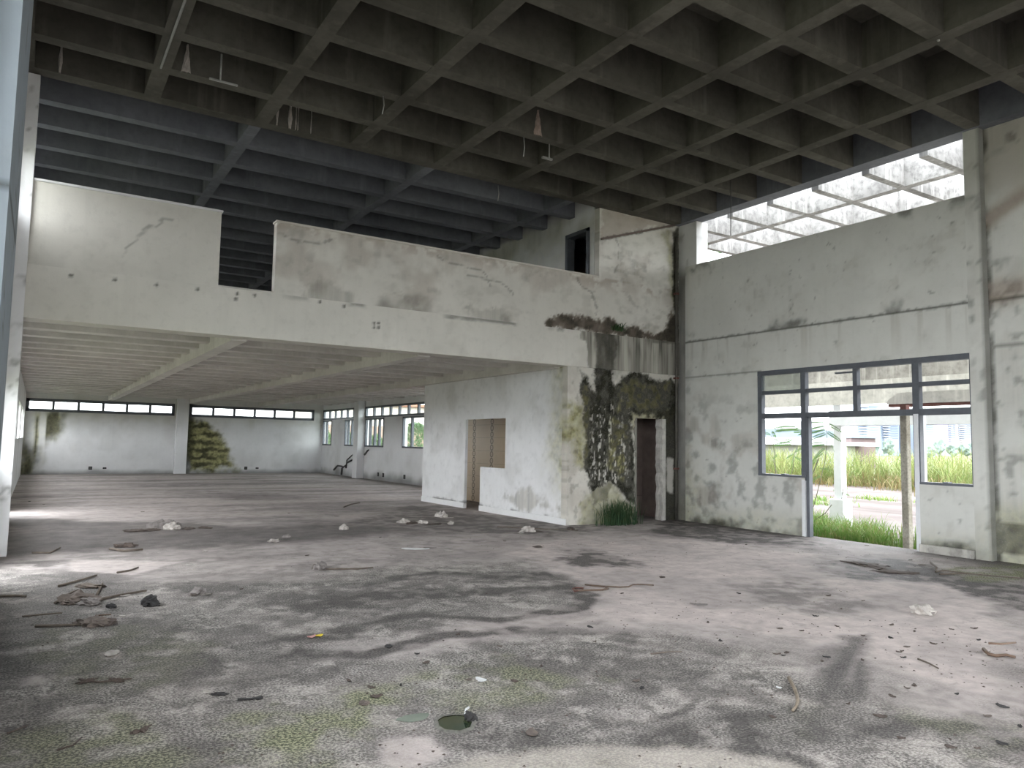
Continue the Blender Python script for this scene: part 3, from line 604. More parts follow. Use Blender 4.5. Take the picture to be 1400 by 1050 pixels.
wall('wall_right_near', 'X', 12.12, 0.2, 1.8, 5.57, 0, Z_C, 0.05, M_['plaster_right'], wear_shade=near_wear)
wall('wall_right_south', 'X', 12.12, 0.2, -12.5, 1.8, 0, Z_C, 0.6, M_['plaster_right'], holes=[(-11.5, -7.0, 1.2, 5.6), (-6.2, -2.4, 1.2, 5.6), (-1.7, 0.9, 1.2, 5.6)], wear_shade=near_wear)  # unseen wall of the lengthened hall, its openings added for light
def pil_wear(U, V):
    w = W4(U); g = fbm(U*3, V*3, 201, 5); g2 = fbm(U*8, V*8, 202); w[:, 0] = 0.4*sstep(0.6, 0.72, g2)*sstep(0.4, 0.6, g)+0.5*sstep(0.5, 0.0, V)*g2; w[:, 3] = 0.25*sstep(0.45, 0.75, g); w[:, 1] = 0.25*sstep(1.0, 0.0, V); w[:, 0] = np.maximum(w[:, 0], 0.5*(U < 5.565)*(0.5+0.8*g)); return w  # the south side face is set darker
wall('pillar', 'X', X_R-0.02, 0.4, 5.56, 5.79, 0, Z_C, 0.06, M_['plaster_right'], wear_shade=pil_wear)
def corner_pil_wear_shade(U, V):
    w = pil_wear(U, V); g = fbm(U*4, V*2, 205, 4); lo = sstep(5.75, 5.3, V); w[:, 0] = np.maximum(w[:, 0], lo*(0.35+0.45*g)*sstep(11.5, 11.8, U)); w[:, 3] = np.maximum(w[:, 3], lo*0.7); return w  # shadow below the wall top painted in over real dirt
wall('pillar', 'X', X_R+0.06, 0.35, 11.46, 12.02, 0, Z_C, 0.06, M_['plaster_clean'], wear_shade=corner_pil_wear_shade)
tag(box('baseboard_right', 11.93, 12.0, 5.80, 6.62, 0, 0.13, M_['fascia_dirty'], bevel=0.01), kind='structure')
wall('wall_right_rear', 'X', X_R, 0.2, 12.2, 36.6, 0, 3.4, 0.12, M_['plaster_clean'],
     holes=[(31.25, 36.25, 2.62, 3.09), (24.4, 30.65, 2.62, 3.09), (18.9, 24.1, 2.62, 3.09), (35.0, 36.25, 1.38, 2.56), (31.3, 33.15, 1.38, 2.56), (28.6, 30.6, 1.38, 2.56), (24.6, 26.7, 1.38, 2.56), (20.0, 22.0, 1.38, 2.56)],
     wear_shade=lambda U, V: np.stack([0.8*sstep(0.45, 0.0, V+(fbm(U*1.5, V*1.5, 211)-0.5)*0.5)*0.8, 0*U, 0*U, 0.2*sstep(0.5, 0.7, fbm(U, V, 212))], 1))
tag(box('pillar', 11.68, 12.05, 30.68, 31.22, 0, 3.4, M_['plaster_clean']), kind='structure')

# ================================================================== far wall of the rear hall
def back_wear(U, V):
    w = W4(U); g = fbm(U*1.4, V*1.4, 221, 5); g2 = fbm(U*3, V*6, 222, 4); sk = fbm(U*5, V*0.5, 223, 3)
    R = np.zeros_like(U); A = 0.15*sstep(0.5, 0.7, g)
    def YB(*p): return [tuple(onY(x, y, Y_B)[[0, 2]]) for x, y in p]
    c1 = blot(U, V, YB((28, 560), (92, 564), (80, 588), (66, 598), (54, 606), (48, 648), (26, 648)), 0.35, 0.4, 0.9, 224)
    G = c1*(0.25+0.55*sstep(0.35, 0.6, sk))*np.where(U > 0.8, 0.75, 1.0); R = np.maximum(R, 0.75*c1*sstep(0.5, 0.62, sk)*sstep(1.6, 0.4, U)); R = np.maximum(R, 0.6*blot(U, V, YB((28, 610), (48, 615), (48, 646), (28, 646)), 0.25, 0.3, 1.5, 225))
    c2 = blot(U, V, YB((254, 570), (285, 572), (300, 590), (312, 608), (322, 620), (326, 645), (254, 647)), 0.2, 0.4, 1.3, 226)
    rows = sstep(0.30, 0.75, np.abs(((V+0.25*(g-0.5))/0.36) % 1.0-0.5)*1.3+(fbm(U*4, V*9, 229, 4)-0.35)*1.5)
    G = np.maximum(G, c2*0.95); R = np.maximum(R, c2*rows*(0.35+0.5*sstep(8.4, 6.4, U))); R = np.maximum(R, 0.8*sstep(0.35, 0.0, U-5.85)*(U > 5.7)*sstep(0.3, 0.5, g))
    G = np.maximum(G, 0.22*sstep(2.1, 2.6, V+(g-0.5)*0.6))
    R = np.maximum(R, 0.6*sstep(0.25, 0.0, V+(g-0.5)*0.3))
    w[:, 0], w[:, 1], w[:, 2], w[:, 3] = R, G, np.zeros_like(U), A
    return w
wall('wall_back', 'Y', Y_B, 0.2, -0.65, 12.2, 0, 3.4, 0.06, M_['plaster_clean'], holes=[(-0.42, 5.18, 2.60, 3.12), (5.82, 11.55, 2.60, 3.10)], wear_shade=back_wear)
tag(box('pillar', 5.26, 5.74, Y_B-0.30, Y_B+0.02, 0, 3.4, M_['plaster_clean']), kind='structure')
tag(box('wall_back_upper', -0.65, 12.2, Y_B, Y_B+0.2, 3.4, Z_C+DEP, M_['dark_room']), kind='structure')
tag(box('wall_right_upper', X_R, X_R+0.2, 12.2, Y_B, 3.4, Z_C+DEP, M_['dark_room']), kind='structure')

# ================================================================== left wall and its pillars
lw = [(-11.8, -8.2, 0.8, 5.8), (-7.6, -4.2, 0.8, 5.8), (-3.6, 0.4, 2.0, 5.8), (1.0, 5.3, 2.6, 5.6), (7.62, 9.8, 1.2, 2.3), (9.8, 11.0, 0.0, 2.3), (11.0, 11.85, 1.2, 2.3), (11.1, 11.85, 4.6, 5.5)]  # southern openings, out of view, added and sized to light the hall
for y0, y1, z0 in ((12.7, 16.4, 1.2), (17.4, 18.8, 0.0), (19.8, 23.2, 1.5), (24.6, 28.0, 1.5), (29.4, 32.6, 1.5), (33.8, 35.8, 1.5)): lw.append((y0, y1, z0, 2.55)); lw.append((y0, y1, 5.3, 6.1))  # upper row of openings added, unseen, to light the mezzanine
wall('wall_left', 'X', -0.45, -0.2, -12.5, 36.6, 0, Z_C+DEP, 0.5, M_['plaster_clean'], holes=lw,
     wear_shade=lambda U, V: np.stack([0*U, 0*U, 0*U, 0.3*sstep(0.5, 0.7, fbm(U*1.5, V*1.5, 231))], 1))
def lp_wear(U, V):
    w = W4(U); g = fbm(U*3, V*3, 241, 5); g2 = fbm(U*9, V*9, 242)
    w[:, 0] = 0.75*sstep(0.03, 0.006, np.abs(V-3.19-0.02*(U-6)+(g2-0.5)*0.03))+0.5*sstep(0.62, 0.72, g2)*sstep(0.5, 0.65, g); w[:, 3] = 0.12*sstep(0.5, 0.75, g); return w
wall('pillar', 'X', -0.24, -0.22, 5.7, 7.52, 0, Z_C+0.1, 0.05, M_['plaster_shaded'], wear_shade=lp_wear)
wall('pillar', 'Y', F_Y-0.05, 0.3, -0.47, -0.24, 0, Z_C-0.02, 0.05, M_['plaster_clean'], wear_shade=lp_wear)

# ================================================================== windows
def window(name, plane, pos, u0, u1, v0, v1, us, vs_, bar=0.06, dep=0.09, panes=True, skip=(), mat='glass', outer=None):
    outer = outer or bar
    e = tag(empty(name, (pos, u0, v0) if plane == 'X' else (u0, pos, v0)), kind='structure')
    def bar_(n, a, b, c, d, k=0.0):
        if plane == 'X': return box(n, pos-k, pos+dep+k, a, b, c, d, M_['frame'], e)
        return box(n, a, b, pos-k, pos+dep+k, c, d, M_['frame'], e)
    bar_('frame_bar', u0, u1, v1-outer, v1); bar_('frame_bar', u0, u1, v0, v0+outer)
    bar_('frame_bar', u0, u0+outer, v0, v1); bar_('frame_bar', u1-outer, u1, v0, v1)
    for u in us: bar_('mullion', u-bar/2, u+bar/2, v0+outer, v1-outer)
    for v in vs_: bar_('transom', u0+outer, u1-outer, v-bar/2, v+bar/2, 0.003)
    if panes:
        cu = [u0+outer/2, *us, u1-outer/2]; cv = [v0+outer/2, *vs_, v1-outer/2]; m = pos+dep*0.5
        for i in range(len(cu)-1):
            for j in range(len(cv)-1):
                if (i, j) in skip: continue
                a, b, c, d = cu[i]+bar/2, cu[i+1]-bar/2, cv[j]+bar/2, cv[j+1]-bar/2
                if plane == 'X': box('pane', m-0.003, m+0.003, a, b, c, d, M_[mat], e)
                else: box('pane', a, b, m-0.003, m+0.003, c, d, M_[mat], e)
    return e
# the big steel door and window screen of the hall
wx = X_R+0.02
w1 = tag(empty('window_1', (wx, 7.8, 0)), kind='structure')
def fb_(n, y0, y1, z0, z1, k=0.0, x0=wx, x1=wx+0.10): return box(n, x0-k, x1+k, y0, y1, z0, z1, M_['frame'], w1)
fb_('frame_bar', 5.78, 9.82, 3.03, 3.14, 0.01)
fb_('frame_bar', 9.71, 9.82, 1.04, 3.14, 0.004); fb_('frame_bar', 5.76, 5.82, 1.04, 3.14, 0.004)
fb_('transom', 5.78, 9.82, 2.18, 2.28); fb_('transom', 5.78, 9.82, 2.65, 2.72, -0.005)
fb_('mullion', 8.72, 8.82, 1.04, 3.05, 0.004); fb_('mullion', 7.68, 7.76, 2.22, 3.05, 0.002); fb_('mullion', 6.60, 6.71, 1.04, 3.05, 0.004)
fb_('sill', 8.72, 9.82, 1.02, 1.11, 0.012); fb_('sill', 5.78, 6.71, 1.02, 1.11, 0.012)
fb_('door_post', 8.66, 8.72, 0.0, 2.2, 0.0); fb_('latch', 6.18, 6.26, 1.10, 1.125, 0.015); fb_('latch', 9.18, 9.26, 1.10, 1.125, 0.015)
hp = box('pane', wx+0.045, wx+0.051, 8.82, 9.71, 2.72, 3.03, M_['glass_hazy'], w1)
fb_('broken_bar', 7.76, 8.12, 2.955, 2.985, -0.02)
tag(box('trim_7', X_R-0.012, X_R+0.22, 8.735, 8.80, 0.0, 1.04, M_['white_paint']), kind='structure')
tag(box('trim_8', X_R-0.004, X_R+0.24, 6.62, 6.69, 0.0, 2.2, M_['white_paint']), kind='structure')

def even(a, b, n): return [a+(b-a)*(i+1)/n for i in range(n-1)]
window('window_2', 'Y', Y_B-0.03, -0.43, 5.19, 2.58, 3.12, even(-0.38, 5.1, 6), [], 0.10, 0.12, outer=0.12)
window('window_3', 'Y', Y_B-0.03, 5.81, 11.56, 2.56, 3.10, even(5.9, 11.5, 6), [], 0.10, 0.12, outer=0.12)
window('window_4', 'X', X_R-0.02, 31.24, 36.26, 2.60, 3.09, even(31.3, 36.2, 6), [], 0.09, 0.1, outer=0.08)
window('window_5', 'X', X_R-0.02, 24.38, 30.66, 2.60, 3.09, even(24.5, 30.6, 7), [], 0.09, 0.1, outer=0.08)
window('window_6', 'X', X_R-0.02, 34.98, 36.26, 1.36, 2.58, [35.75], [], 0.09, 0.1, outer=0.07)
window('window_7', 'X', X_R-0.02, 31.29, 33.16, 1.36, 2.58, [32.3, 32.75], [], 0.09, 0.1, outer=0.07)
window('window_8', 'X', X_R-0.02, 28.58, 30.62, 1.36, 2.58, [29.1, 29.6, 30.1], [], 0.09, 0.1, outer=0.07)
window('window_9', 'X', X_R-0.02, 24.58, 26.72, 1.36, 2.58, [25.9], [], 0.09, 0.1, outer=0.07)

# socket boxes left open in the far walls
for i, (x, y, lab) in enumerate(((123.5, 640, 'dark round socket hole low in the first bay of the far wall'), (143, 640, 'small flat socket hole low in the first bay of the far wall'),
                                 (336, 640, 'dark round socket hole low beside the mossy patch of the far wall'), (351.5, 640, 'small flat socket hole in the far wall to the right of a round one'))):
    q = onY(x, y, Y_B); w_, h_ = (0.07, 0.07) if i % 2 == 0 else (0.07, 0.035)
    e = tag(empty('socket_box', (q[0], Y_B-0.01, q[2]-h_)), lab, 'socket')
    box('rim', q[0]-w_, q[0]+w_, Y_B-0.012, Y_B+0.004, q[2]-h_, q[2]+h_, M_['dark'], e, bevel=0.008)
    box('hollow', q[0]-w_*0.6, q[0]+w_*0.6, Y_B-0.016, Y_B-0.008, q[2]-h_*0.6, q[2]+h_*0.6, M_['cable'], e)
for x, y, lab in ((517, 648.5, 'dark slot shaped socket hole low in the wall past the pilaster'), (524, 649.5, 'small socket hole just right of the slot shaped one'), (553, 652, 'single socket hole in the wall under the last window')):
    q = onX(x, y, X_R)
    e = tag(empty('socket_box', (X_R-0.01, q[1], q[2]-0.08)), lab, 'socket')
    box('rim', X_R-0.012, X_R+0.004, q[1]-0.09, q[1]+0.09, q[2]-0.08, q[2]+0.08, M_['dark'], e, bevel=0.008)
    box('hollow', X_R-0.016, X_R-0.008, q[1]-0.05, q[1]+0.05, q[2]-0.05, q[2]+0.05, M_['cable'], e)
vn = tag(empty('dead_vine', (X_R-0.03, 31.5, 0.0)), 'dark dead vine branching up the rear wall beside the pilaster', 'vine')
for pl in (((468, 832), (474, 768), (515, 738), (520, 692), (560, 655), (612, 608)), ((395, 785), (430, 746), (476, 752)), ((520, 718), (575, 690)), ((588, 660), (592, 740), (588, 805)), ((515, 738), (510, 770)), ((690, 640), (715, 605), (728, 596))):
    tube('branch', [onX(400+x/7, 530+y/7, X_R-0.03)-np.array(vn.location) for x, y in pl], [0.05, 0.04, 0.03, 0.03, 0.025, 0.02][:len(pl)], M_['cable'], vn, 5)

# ================================================================== outdoors
def ground_mat(name, a, b, c, sc=0.4, band=0.0):
    t = NT(name); n1 = t.noise(sc, 6, 0.6); n2 = t.noise(sc*8, 5, 0.65); bd = t.noise(1.0, 4, 0.6, t.vec((0.9, 0.12, 1), rot=(0, 0, 0.5)))
    col = t.mix(t.ramp(n1, (0.4, 0.0), (0.62, 1.0)), a, b); col = t.mix(t.math('MULTIPLY', t.ramp(n2, (0.45, 0.0), (0.7, 1.0)), 0.5), col, c)
    if band: col = t.mix(t.math('MULTIPLY', t.ramp(bd, (0.5, 0.0), (0.6, 1.0)), band), col, c)
    t.set('Base Color', col); t.set('Roughness', 0.95); t.p.inputs['Specular IOR Level'].default_value = 0.1; t.bump(n2, 0.4, 0.03); return t.m
M_['meadow'] = ground_mat('rough_meadow', (0.08, 0.09, 0.05), (0.11, 0.12, 0.065), (0.12, 0.105, 0.07))
M_['yard'] = ground_mat('pale_cracked_yard', (0.085, 0.07, 0.066), (0.12, 0.105, 0.098), (0.05, 0.04, 0.036), 0.3, 0.8)
tag(box('ground', -500, 500, -500, 500, -0.35, -0.16, M_['meadow']), kind='structure')
tag(box('ground_yard', 12.2, 33.5, -45, 60, -0.16, -0.10, M_['yard']), kind='structure')
M_['forecourt'] = ground_mat('low_bounce_asphalt', (0.05, 0.05, 0.05), (0.075, 0.075, 0.073), (0.035, 0.035, 0.034))  # unseen ground, kept dark so little light bounces to the ceiling
tag(box('ground_forecourt', -12, 12.2, -60, -12.5, -0.16, -0.06, M_['forecourt']), kind='structure')

# unseen south end of the lengthened hall; its opening is added to light it
wall('wall_front', 'Y', -12.3, -0.2, -0.65, 12.3, 0, Z_C+DEP, 0.6, M_['plaster_clean'], holes=[(SOUTH_X0, SOUTH_X1, 0, SOUTH_Z)],
     wear_shade=lambda U, V: np.stack([0*U, 0*U, 0*U, 0.3*sstep(0.5, 0.7, fbm(U, V, 251))], 1))

# pergola: the same grid of ribs carried on outside, without its slab
pg = tag(empty('pergola', (13.7, 8.0, Z_C)), kind='structure')
pr = None
for k in range(-3, 6):
    Y = 7.705+SA*k
    if pr is None: pr = box('rib', 12.45, 15.45, Y-0.075, Y+0.075, Z_C, Z_C+0.55, M_['pergola'], pg)
    else: copy_part(pr, pg, pr.location+Vector((0, Y-(7.705-3*SA), 0)))
for X in (13.68, 15.3): box('rib', X-0.09, X+0.09, 4.3, 13.2, Z_C-0.003, Z_C+0.55, M_['pergola'], pg)

# concrete canopy across the yard with its column
XC = 14.5
z0 = onX(1132, 554, XC-0.15)[2]; z1 = onX(1134, 523, XC-0.15)[2]; zb = onX(1200, 581.5, XC)[2]; cb = fl(1150, 718, -0.1)
cn = tag(empty('canopy', (XC, 9.8, 0)), 'long stained concrete canopy seen through the upper panes, on a white column', 'canopy')
box('lower_fascia', XC-0.15, XC+0.0, 1.0, 16.0, z0, z1, M_['fascia'], cn)
box('upper_fascia', XC-0.10, XC+0.05, 1.0, 16.0, z1, 4.25, M_['fascia_dirty'], cn)
box('beam', XC-0.17, XC+0.1, 1.0, 9.82, zb, z0-0.12, M_['white_paint'], cn)
box('shaft', XC-0.03, XC+0.15, 9.64, 9.82, 0.5, z0+0.02, M_['white_paint'], cn, bevel=0.008)
box('pedestal', XC-0.10, XC+0.22, 9.56, 9.90, -0.12, 0.55, M_['white_paint'], cn, bevel=0.012)

# rusty steel edge with a lump of concrete on it, just outside the door
ce = tag(empty('canopy_edge', (12.95, 6.0, 2.3)), 'short mould stained concrete edge on a red oxide steel beam outside the window', 'canopy')
q0, q1 = onX(1214, 557, 12.95), onX(1214, 550, 12.95)
box('steel_beam', 12.95, 13.07, 2.5, q0[1], q0[2], q0[2]+0.055, M_['rust'], ce, bevel=0.01)
hz = onX(1270, 535, 12.95)[2]; b0 = q0[2]+0.055; ye = q0[1]+0.02
V = []
for x in (12.93, 13.35): V += [(x, 2.5, b0), (x, ye, b0), (x, ye-0.04, b0+0.08), (x, ye-0.22, hz), (x, 2.5, hz)]
pyd('concrete_edge', V, [(0, 1, 2, 3, 4), (9, 8, 7, 6, 5)]+[(i, (i+1) % 5+0, (i+1) % 5+5, i+5) for i in range(5)], M_['fascia'], ce).location = -ce.location
po = tag(empty('post', (12.45, 6.95, -0.12)), 'mould stained pale square post standing just outside the open doorway', 'post')
M_['post'] = concrete('mouldy_post_paint', (0.20, 0.18, 0.14), (0.42, 0.40, 0.34), 0.6, 3)
pp = onX(1240, 700, 12.45)[1]
box('shaft', 12.395, 12.515, pp-0.06, pp+0.06, -0.12, 2.22, M_['post'], po, bevel=0.01)
box('collar', 12.385, 12.525, pp-0.072, pp+0.072, 2.20, 2.27, M_['white_paint'], po, bevel=0.008)
box('head', 12.40, 12.51, pp-0.055, pp+0.055, 2.27, q0[2], M_['rust'], po)

# ---- grasses
def leaf_mat(name, a, b, c):
    t = NT(name); n = t.noise(1.3, 4, 0.6); n2 = t.noise(9, 3)
    col = t.mix(t.ramp(n, (0.35, 0.0), (0.65, 1.0)), a, b); col = t.mix(t.ramp(n2, (0.5, 0.0), (0.68, 0.8)), col, c)
    t.set('Base Color', col); t.set('Roughness', 0.6); t.p.inputs['Specular IOR Level'].default_value = 0.15
    tr = t.n.new('ShaderNodeBsdfTranslucent'); mx = t.n.new('ShaderNodeMixShader'); mx.inputs[0].default_value = 0.3
    t.l.new(col, tr.inputs['Color']); t.l.new(t.p.outputs[0], mx.inputs[1]); t.l.new(tr.outputs[0], mx.inputs[2]); t.l.new(mx.outputs[0], t.out.inputs['Surface'])
    return t.m
M_['grass'] = leaf_mat('fresh_grass', (0.085, 0.17, 0.035), (0.14, 0.21, 0.05), (0.24, 0.20, 0.10))
M_['tallgrass'] = leaf_mat('tall_seeding_grass', (0.09, 0.14, 0.035), (0.18, 0.20, 0.07), (0.20, 0.17, 0.085))
M_['drygrass'] = leaf_mat('dry_reddish_grass', (0.10, 0.115, 0.035), (0.17, 0.12, 0.06), (0.15, 0.085, 0.05))
M_['leaf'] = leaf_mat('sapling_leaf', (0.07, 0.15, 0.05), (0.12, 0.20, 0.07), (0.10, 0.15, 0.06))
M_['tuft'] = leaf_mat('shade_grass', (0.035, 0.075, 0.04), (0.06, 0.11, 0.05), (0.08, 0.10, 0.045))
M_['stem'] = simple('green_brown_stem', (0.10, 0.10, 0.06), 0.8, 0.3)
M_['hazy'] = leaf_mat('haze_tinted_foliage', (0.17, 0.225, 0.205), (0.21, 0.26, 0.22), (0.19, 0.23, 0.21))  # distance haze mixed into the leaf colour
def blades(name, pts, hgt, wid, lean, mat, seed, parent=None):
    """grass blades, each a bent strip of two quads and a tip; pts are root places"""
    r = np.random.default_rng(seed); n = len(pts); pts = np.asarray(pts)
    h = hgt[0]+(hgt[1]-hgt[0])*r.random(n); a = r.random(n)*2*np.pi; ln = lean*(0.3+r.random(n)); w = wid*(0.6+0.8*r.random(n))
    dx, dy = np.cos(a), np.sin(a); sx, sy = -dy, dx; V = np.zeros((n, 7, 3))
    for k, (t, ww) in enumerate(((0, 1.0), (0.4, 0.9), (0.75, 0.6))):
        off = ln*h*t*t; zz = h*(t-0.15*ln*t*t)
        for s, i in ((-1, 2*k), (1, 2*k+1)):
            V[:, i, 0] = pts[:, 0]+dx*off+s*sx*w*ww/2; V[:, i, 1] = pts[:, 1]+dy*off+s*sy*w*ww/2; V[:, i, 2] = pts[:, 2]+zz
    V[:, 6, 0] = pts[:, 0]+dx*ln*h; V[:, 6, 1] = pts[:, 1]+dy*ln*h; V[:, 6, 2] = pts[:, 2]+h*(1-0.25*ln)
    b = (np.arange(n)*7)[:, None]
    q = np.concatenate([b+[0, 1, 3, 2], b+[2, 3, 5, 4]]).tolist(); tr = (b+[4, 5, 6]).tolist()
    return pyd(name, V.reshape(-1, 3).tolist(), q+tr, mat, parent)
r = np.random.default_rng(5)
# patch at the door
pts = []
while len(pts) < 3600:
    x, y = 12.62+r.random()*2.8, 4.8+r.random()*6.5
    edge = 13.35+1.25*sstep(7.2, 10.5, np.array([y]))[0]+0.3*math.sin(y*3.1)
    if math.hypot(x-12.45, y-6.95) < 0.35: continue
    if x < edge or r.random() < 0.02: pts.append((x, y, -0.11))
g = blades('grass', pts, (0.22, 0.52), 0.016, 0.7, M_['grass'], 6); tag(g, kind='stuff')
pts = [(*fl(x, y, -0.11)[:2], -0.11) for x, y in ((1198, 684), (1186, 660), (1172, 663), (1128, 685), (1120, 690), (1210, 661))]
pts = [(x+r.normal(0, 0.22), y+r.normal(0, 0.45), z) for x, y, z in pts for _ in range(110)]
tag(blades('grass', pts, (0.08, 0.25), 0.03, 0.9, M_['grass'], 7), kind='stuff')
# tall field
pts = [(32.4+abs(r.normal(0, 1))*3.2+1.0*math.sin(y*0.7)+0.7*math.sin(y*2.3), y, -0.15) for y in (r.random(19000)*70-6)]
tag(blades('tall_grass', pts, (0.7, 2.3), 0.032, 0.75, M_['tallgrass'], 8), kind='stuff')
pts = [(31.9+r.normal(0, 0.7)+1.0*math.sin(y*0.7)+0.7*math.sin(y*2.3), y, -0.15) for y in (r.random(4500)*60-4)]
tag(blades('dry_grass', pts, (0.3, 1.0), 0.03, 0.9, M_['drygrass'], 18), kind='stuff')
pts = [(16+r.random()*5, 24+r.random()*18, -0.15) for _ in range(900)]
tag(blades('tall_grass', pts, (0.4, 1.0), 0.03, 0.6, M_['grass'], 9), kind='stuff')

# ---- saplings by the window
def frond_mesh(n=14, L=0.55):
    V, Fs = [], []
    def leaflet(p, d, l, w, dn):
        s = Vector((-d.y, d.x, 0)).normalized()*w; b = len(V)
        V.extend([p, p+d*l*0.5+s+Vector((0, 0, -dn*0.3)), p+d*l+Vector((0, 0, -dn)), p+d*l*0.5-s+Vector((0, 0, -dn*0.3))]); Fs.append((b, b+1, b+2, b+3))
    for i in range(1, n+1):
        t = i/n; p = Vector((L*t, 0, -0.18*L*t*t)); l = 0.22*L*(1-0.45*abs(t-0.45))
        for s in (-1, 1): leaflet(p, Vector((0.55, s*0.85, 0)).normalized(), l, l*0.17, l*0.25)
    leaflet(Vector((L, 0, -0.18*L)), Vector((1, 0, 0)), 0.28*L, 0.05*L, 0.08)
    for i in range(6):
        t0, t1 = i/6, (i+1)/6; a, b_ = Vector((L*t0, 0, -0.18*L*t0*t0)), Vector((L*t1, 0, -0.18*L*t1*t1)); b = len(V)
        V.extend([a+Vector((0, -0.003, 0)), a+Vector((0, 0.003, 0)), b_+Vector((0, 0.003, 0)), b_+Vector((0, -0.003, 0))]); Fs.append((b, b+1, b+2, b+3))
    me = bpy.data.meshes.new('leaf'); me.from_pydata([tuple(v) for v in V], [], Fs); me.update(); me.materials.append(M_['leaf']); return me
FROND = frond_mesh()
def sapling(name, X, stems, fronds, label):
    base = onX(*stems[0][0], X)
    if name == 'sapling': base[2] = -0.11
    e = tag(empty(name, base), label, 'plant'); e.location = base
    for st in stems:
        P_ = [onX(x, y, X+0.05*i)-base for i, (x, y) in enumerate(st)]; P_ = [np.array([P_[0][0], P_[0][1]-0.02, 0.0])]+P_ if P_[0][2] > 0.03 and name == 'sapling' else P_
        o = tube('stem', P_, [0.011-0.006*i/len(P_) for i in range(len(P_))], M_['stem'], e, 5)
    rr = np.random.default_rng(int(stems[0][0][0]))
    for (x0, y0), (x1, y1) in fronds:
        a = Vector(onX(x0, y0, X+0.1)); b = Vector(onX(x1, y1, X+0.1+rr.normal(0, 0.15))); d = b-a
        o = bpy.data.objects.new('leaf', FROND); C.objects.link(o); o.parent = e
        o.location = a-Vector(base); o.rotation_euler = (d.to_track_quat('X', 'Z') @ Quaternion((1, 0, 0), rr.choice([-1, 1])*(0.6+0.6*rr.random()))).to_euler(); s = max(0.3, d.length/0.55); o.scale = (s, s*0.9, s)
    return e
sapling('sapling', 13.3, [[(1104, 712), (1113, 690), (1119, 667), (1128, 630), (1131, 600), (1128, 575)], [(1103, 672), (1110, 650), (1118, 628)]],
        [((1128, 576), (1104, 574)), ((1128, 578), (1146, 586)), ((1130, 584), (1103, 590)), ((1130, 590), (1147, 600)), ((1130, 592), (1110, 598)), ((1130, 600), (1143, 612)), ((1129, 606), (1104, 606)),
         ((1128, 612), (1114, 622)), ((1128, 615), (1138, 626)), ((1127, 618), (1106, 628)), ((1118, 628), (1104, 636)), ((1120, 640), (1133, 640)), ((1122, 650), (1108, 656))],
        'thin sapling with drooping feathery leaves rising beside the steel door post')
sapling('sapling', 13.7, [[(1062, 668), (1060, 640), (1058, 610), (1054, 594)], [(1076, 668), (1084, 640), (1086, 618)], [(1070, 668), (1060, 640), (1057, 628)]],
        [((1054, 594), (1044, 590)), ((1055, 594), (1066, 592)), ((1056, 598), (1068, 603)), ((1058, 590), (1076, 584)), ((1058, 588), (1090, 580)), ((1086, 620), (1074, 624)), ((1086, 618), (1093, 612)), ((1085, 622), (1080, 634)),
         ((1086, 624), (1094, 628)), ((1057, 628), (1062, 622)), ((1084, 606), (1060, 606)), ((1060, 650), (1052, 644)), ((1084, 600), (1072, 603)), ((1084, 590), (1098, 588))],
        'spindly sapling with small leaf sprays outside the left window of the steel screen')
sapling('weed', 14.42, [[(1151, 682), (1152, 674), (1153, 668)]], [((1152, 673), (1140, 669)), ((1152, 674), (1162, 676)), ((1152, 672), (1158, 667)), ((1152, 676), (1146, 678)), ((1153, 670), (1150, 664))],
        'small weed sprouting from the top of the white column pedestal')
sapling('weed', 12.9, [[(950, 718), (952, 560), (953, 430), (955, 380), (957, 348)]], [((957, 348), (976, 341)), ((957, 347), (973, 353)), ((957, 347), (957, 333)), ((957, 348), (966, 335)), ((957, 349), (948, 340)), ((957, 350), (965, 358)), ((957, 350), (950, 356))],
        'green leafy sprig showing over the top of the right wall by the corner pillar')
# thin dry sticks in the doorway grass
for i, (pp_, lab) in enumerate((([(1106, 716), (1128, 702), (1137, 690)], 'bare leaning twig low in the doorway grass'), ([(1103, 738), (1104, 690), (1106, 664), (1111, 648), (1120, 626)], 'bare upright twig beside the steel door post'))):
    tag(tube('twig', [onX(x, y, 12.9) for x, y in pp_], 0.008, M_['stem'], None, 5), lab, 'twig')

# ---- shrubs outside the rear windows
def bush(name, x, y, rad, hgt, label, seed, mat='leaf', n=2600, ls=0.17):
    r = np.random.default_rng(seed); e = tag(empty(name, (x, y, -0.15)), label, 'shrub')
    V, Fs = [], []
    for i in range(n):
        u, v, w = r.random()*2*np.pi, r.random(), 0.55+0.45*r.random(); zc = v*hgt; rr = rad*math.sin(math.pi*min(0.97, 0.15+0.8*v))*w
        p = np.array([math.cos(u)*rr, math.sin(u)*rr, zc]); d = r.normal(size=3); d /= np.linalg.norm(d); s = np.cross(d, r.normal(size=3)); s /= np.linalg.norm(s); b = len(V)
        V += [p, p+d*ls*0.5+s*ls*0.2, p+d*ls, p+d*ls*0.5-s*ls*0.2]; Fs.append((b, b+1, b+2, b+3))
    f = pyd('foliage', V, Fs, M_[mat], e); f['kind'] = 'stuff'
    for k in range(4):
        a = r.random()*6.28; tube('stem', [(0.05*k-0.1, 0, 0), (math.cos(a)*rad*0.3, math.sin(a)*rad*0.3, hgt*0.5), (math.cos(a)*rad*0.5, math.sin(a)*rad*0.5, hgt*0.8)], 0.02, M_['stem'], e, 5)
    return e
bush('shrub', 13.5, 40.6, 0.9, 2.3, 'leafy green shrub outside the rear window nearest the far corner', 21)
bush('shrub', 13.6, 36.5, 0.95, 2.1, 'green shrub outside the window just before the pilaster', 22)
bush('shrub', 13.6, 33.5, 1.0, 2.0, 'smaller green shrub outside the barred window past the pilaster', 23)
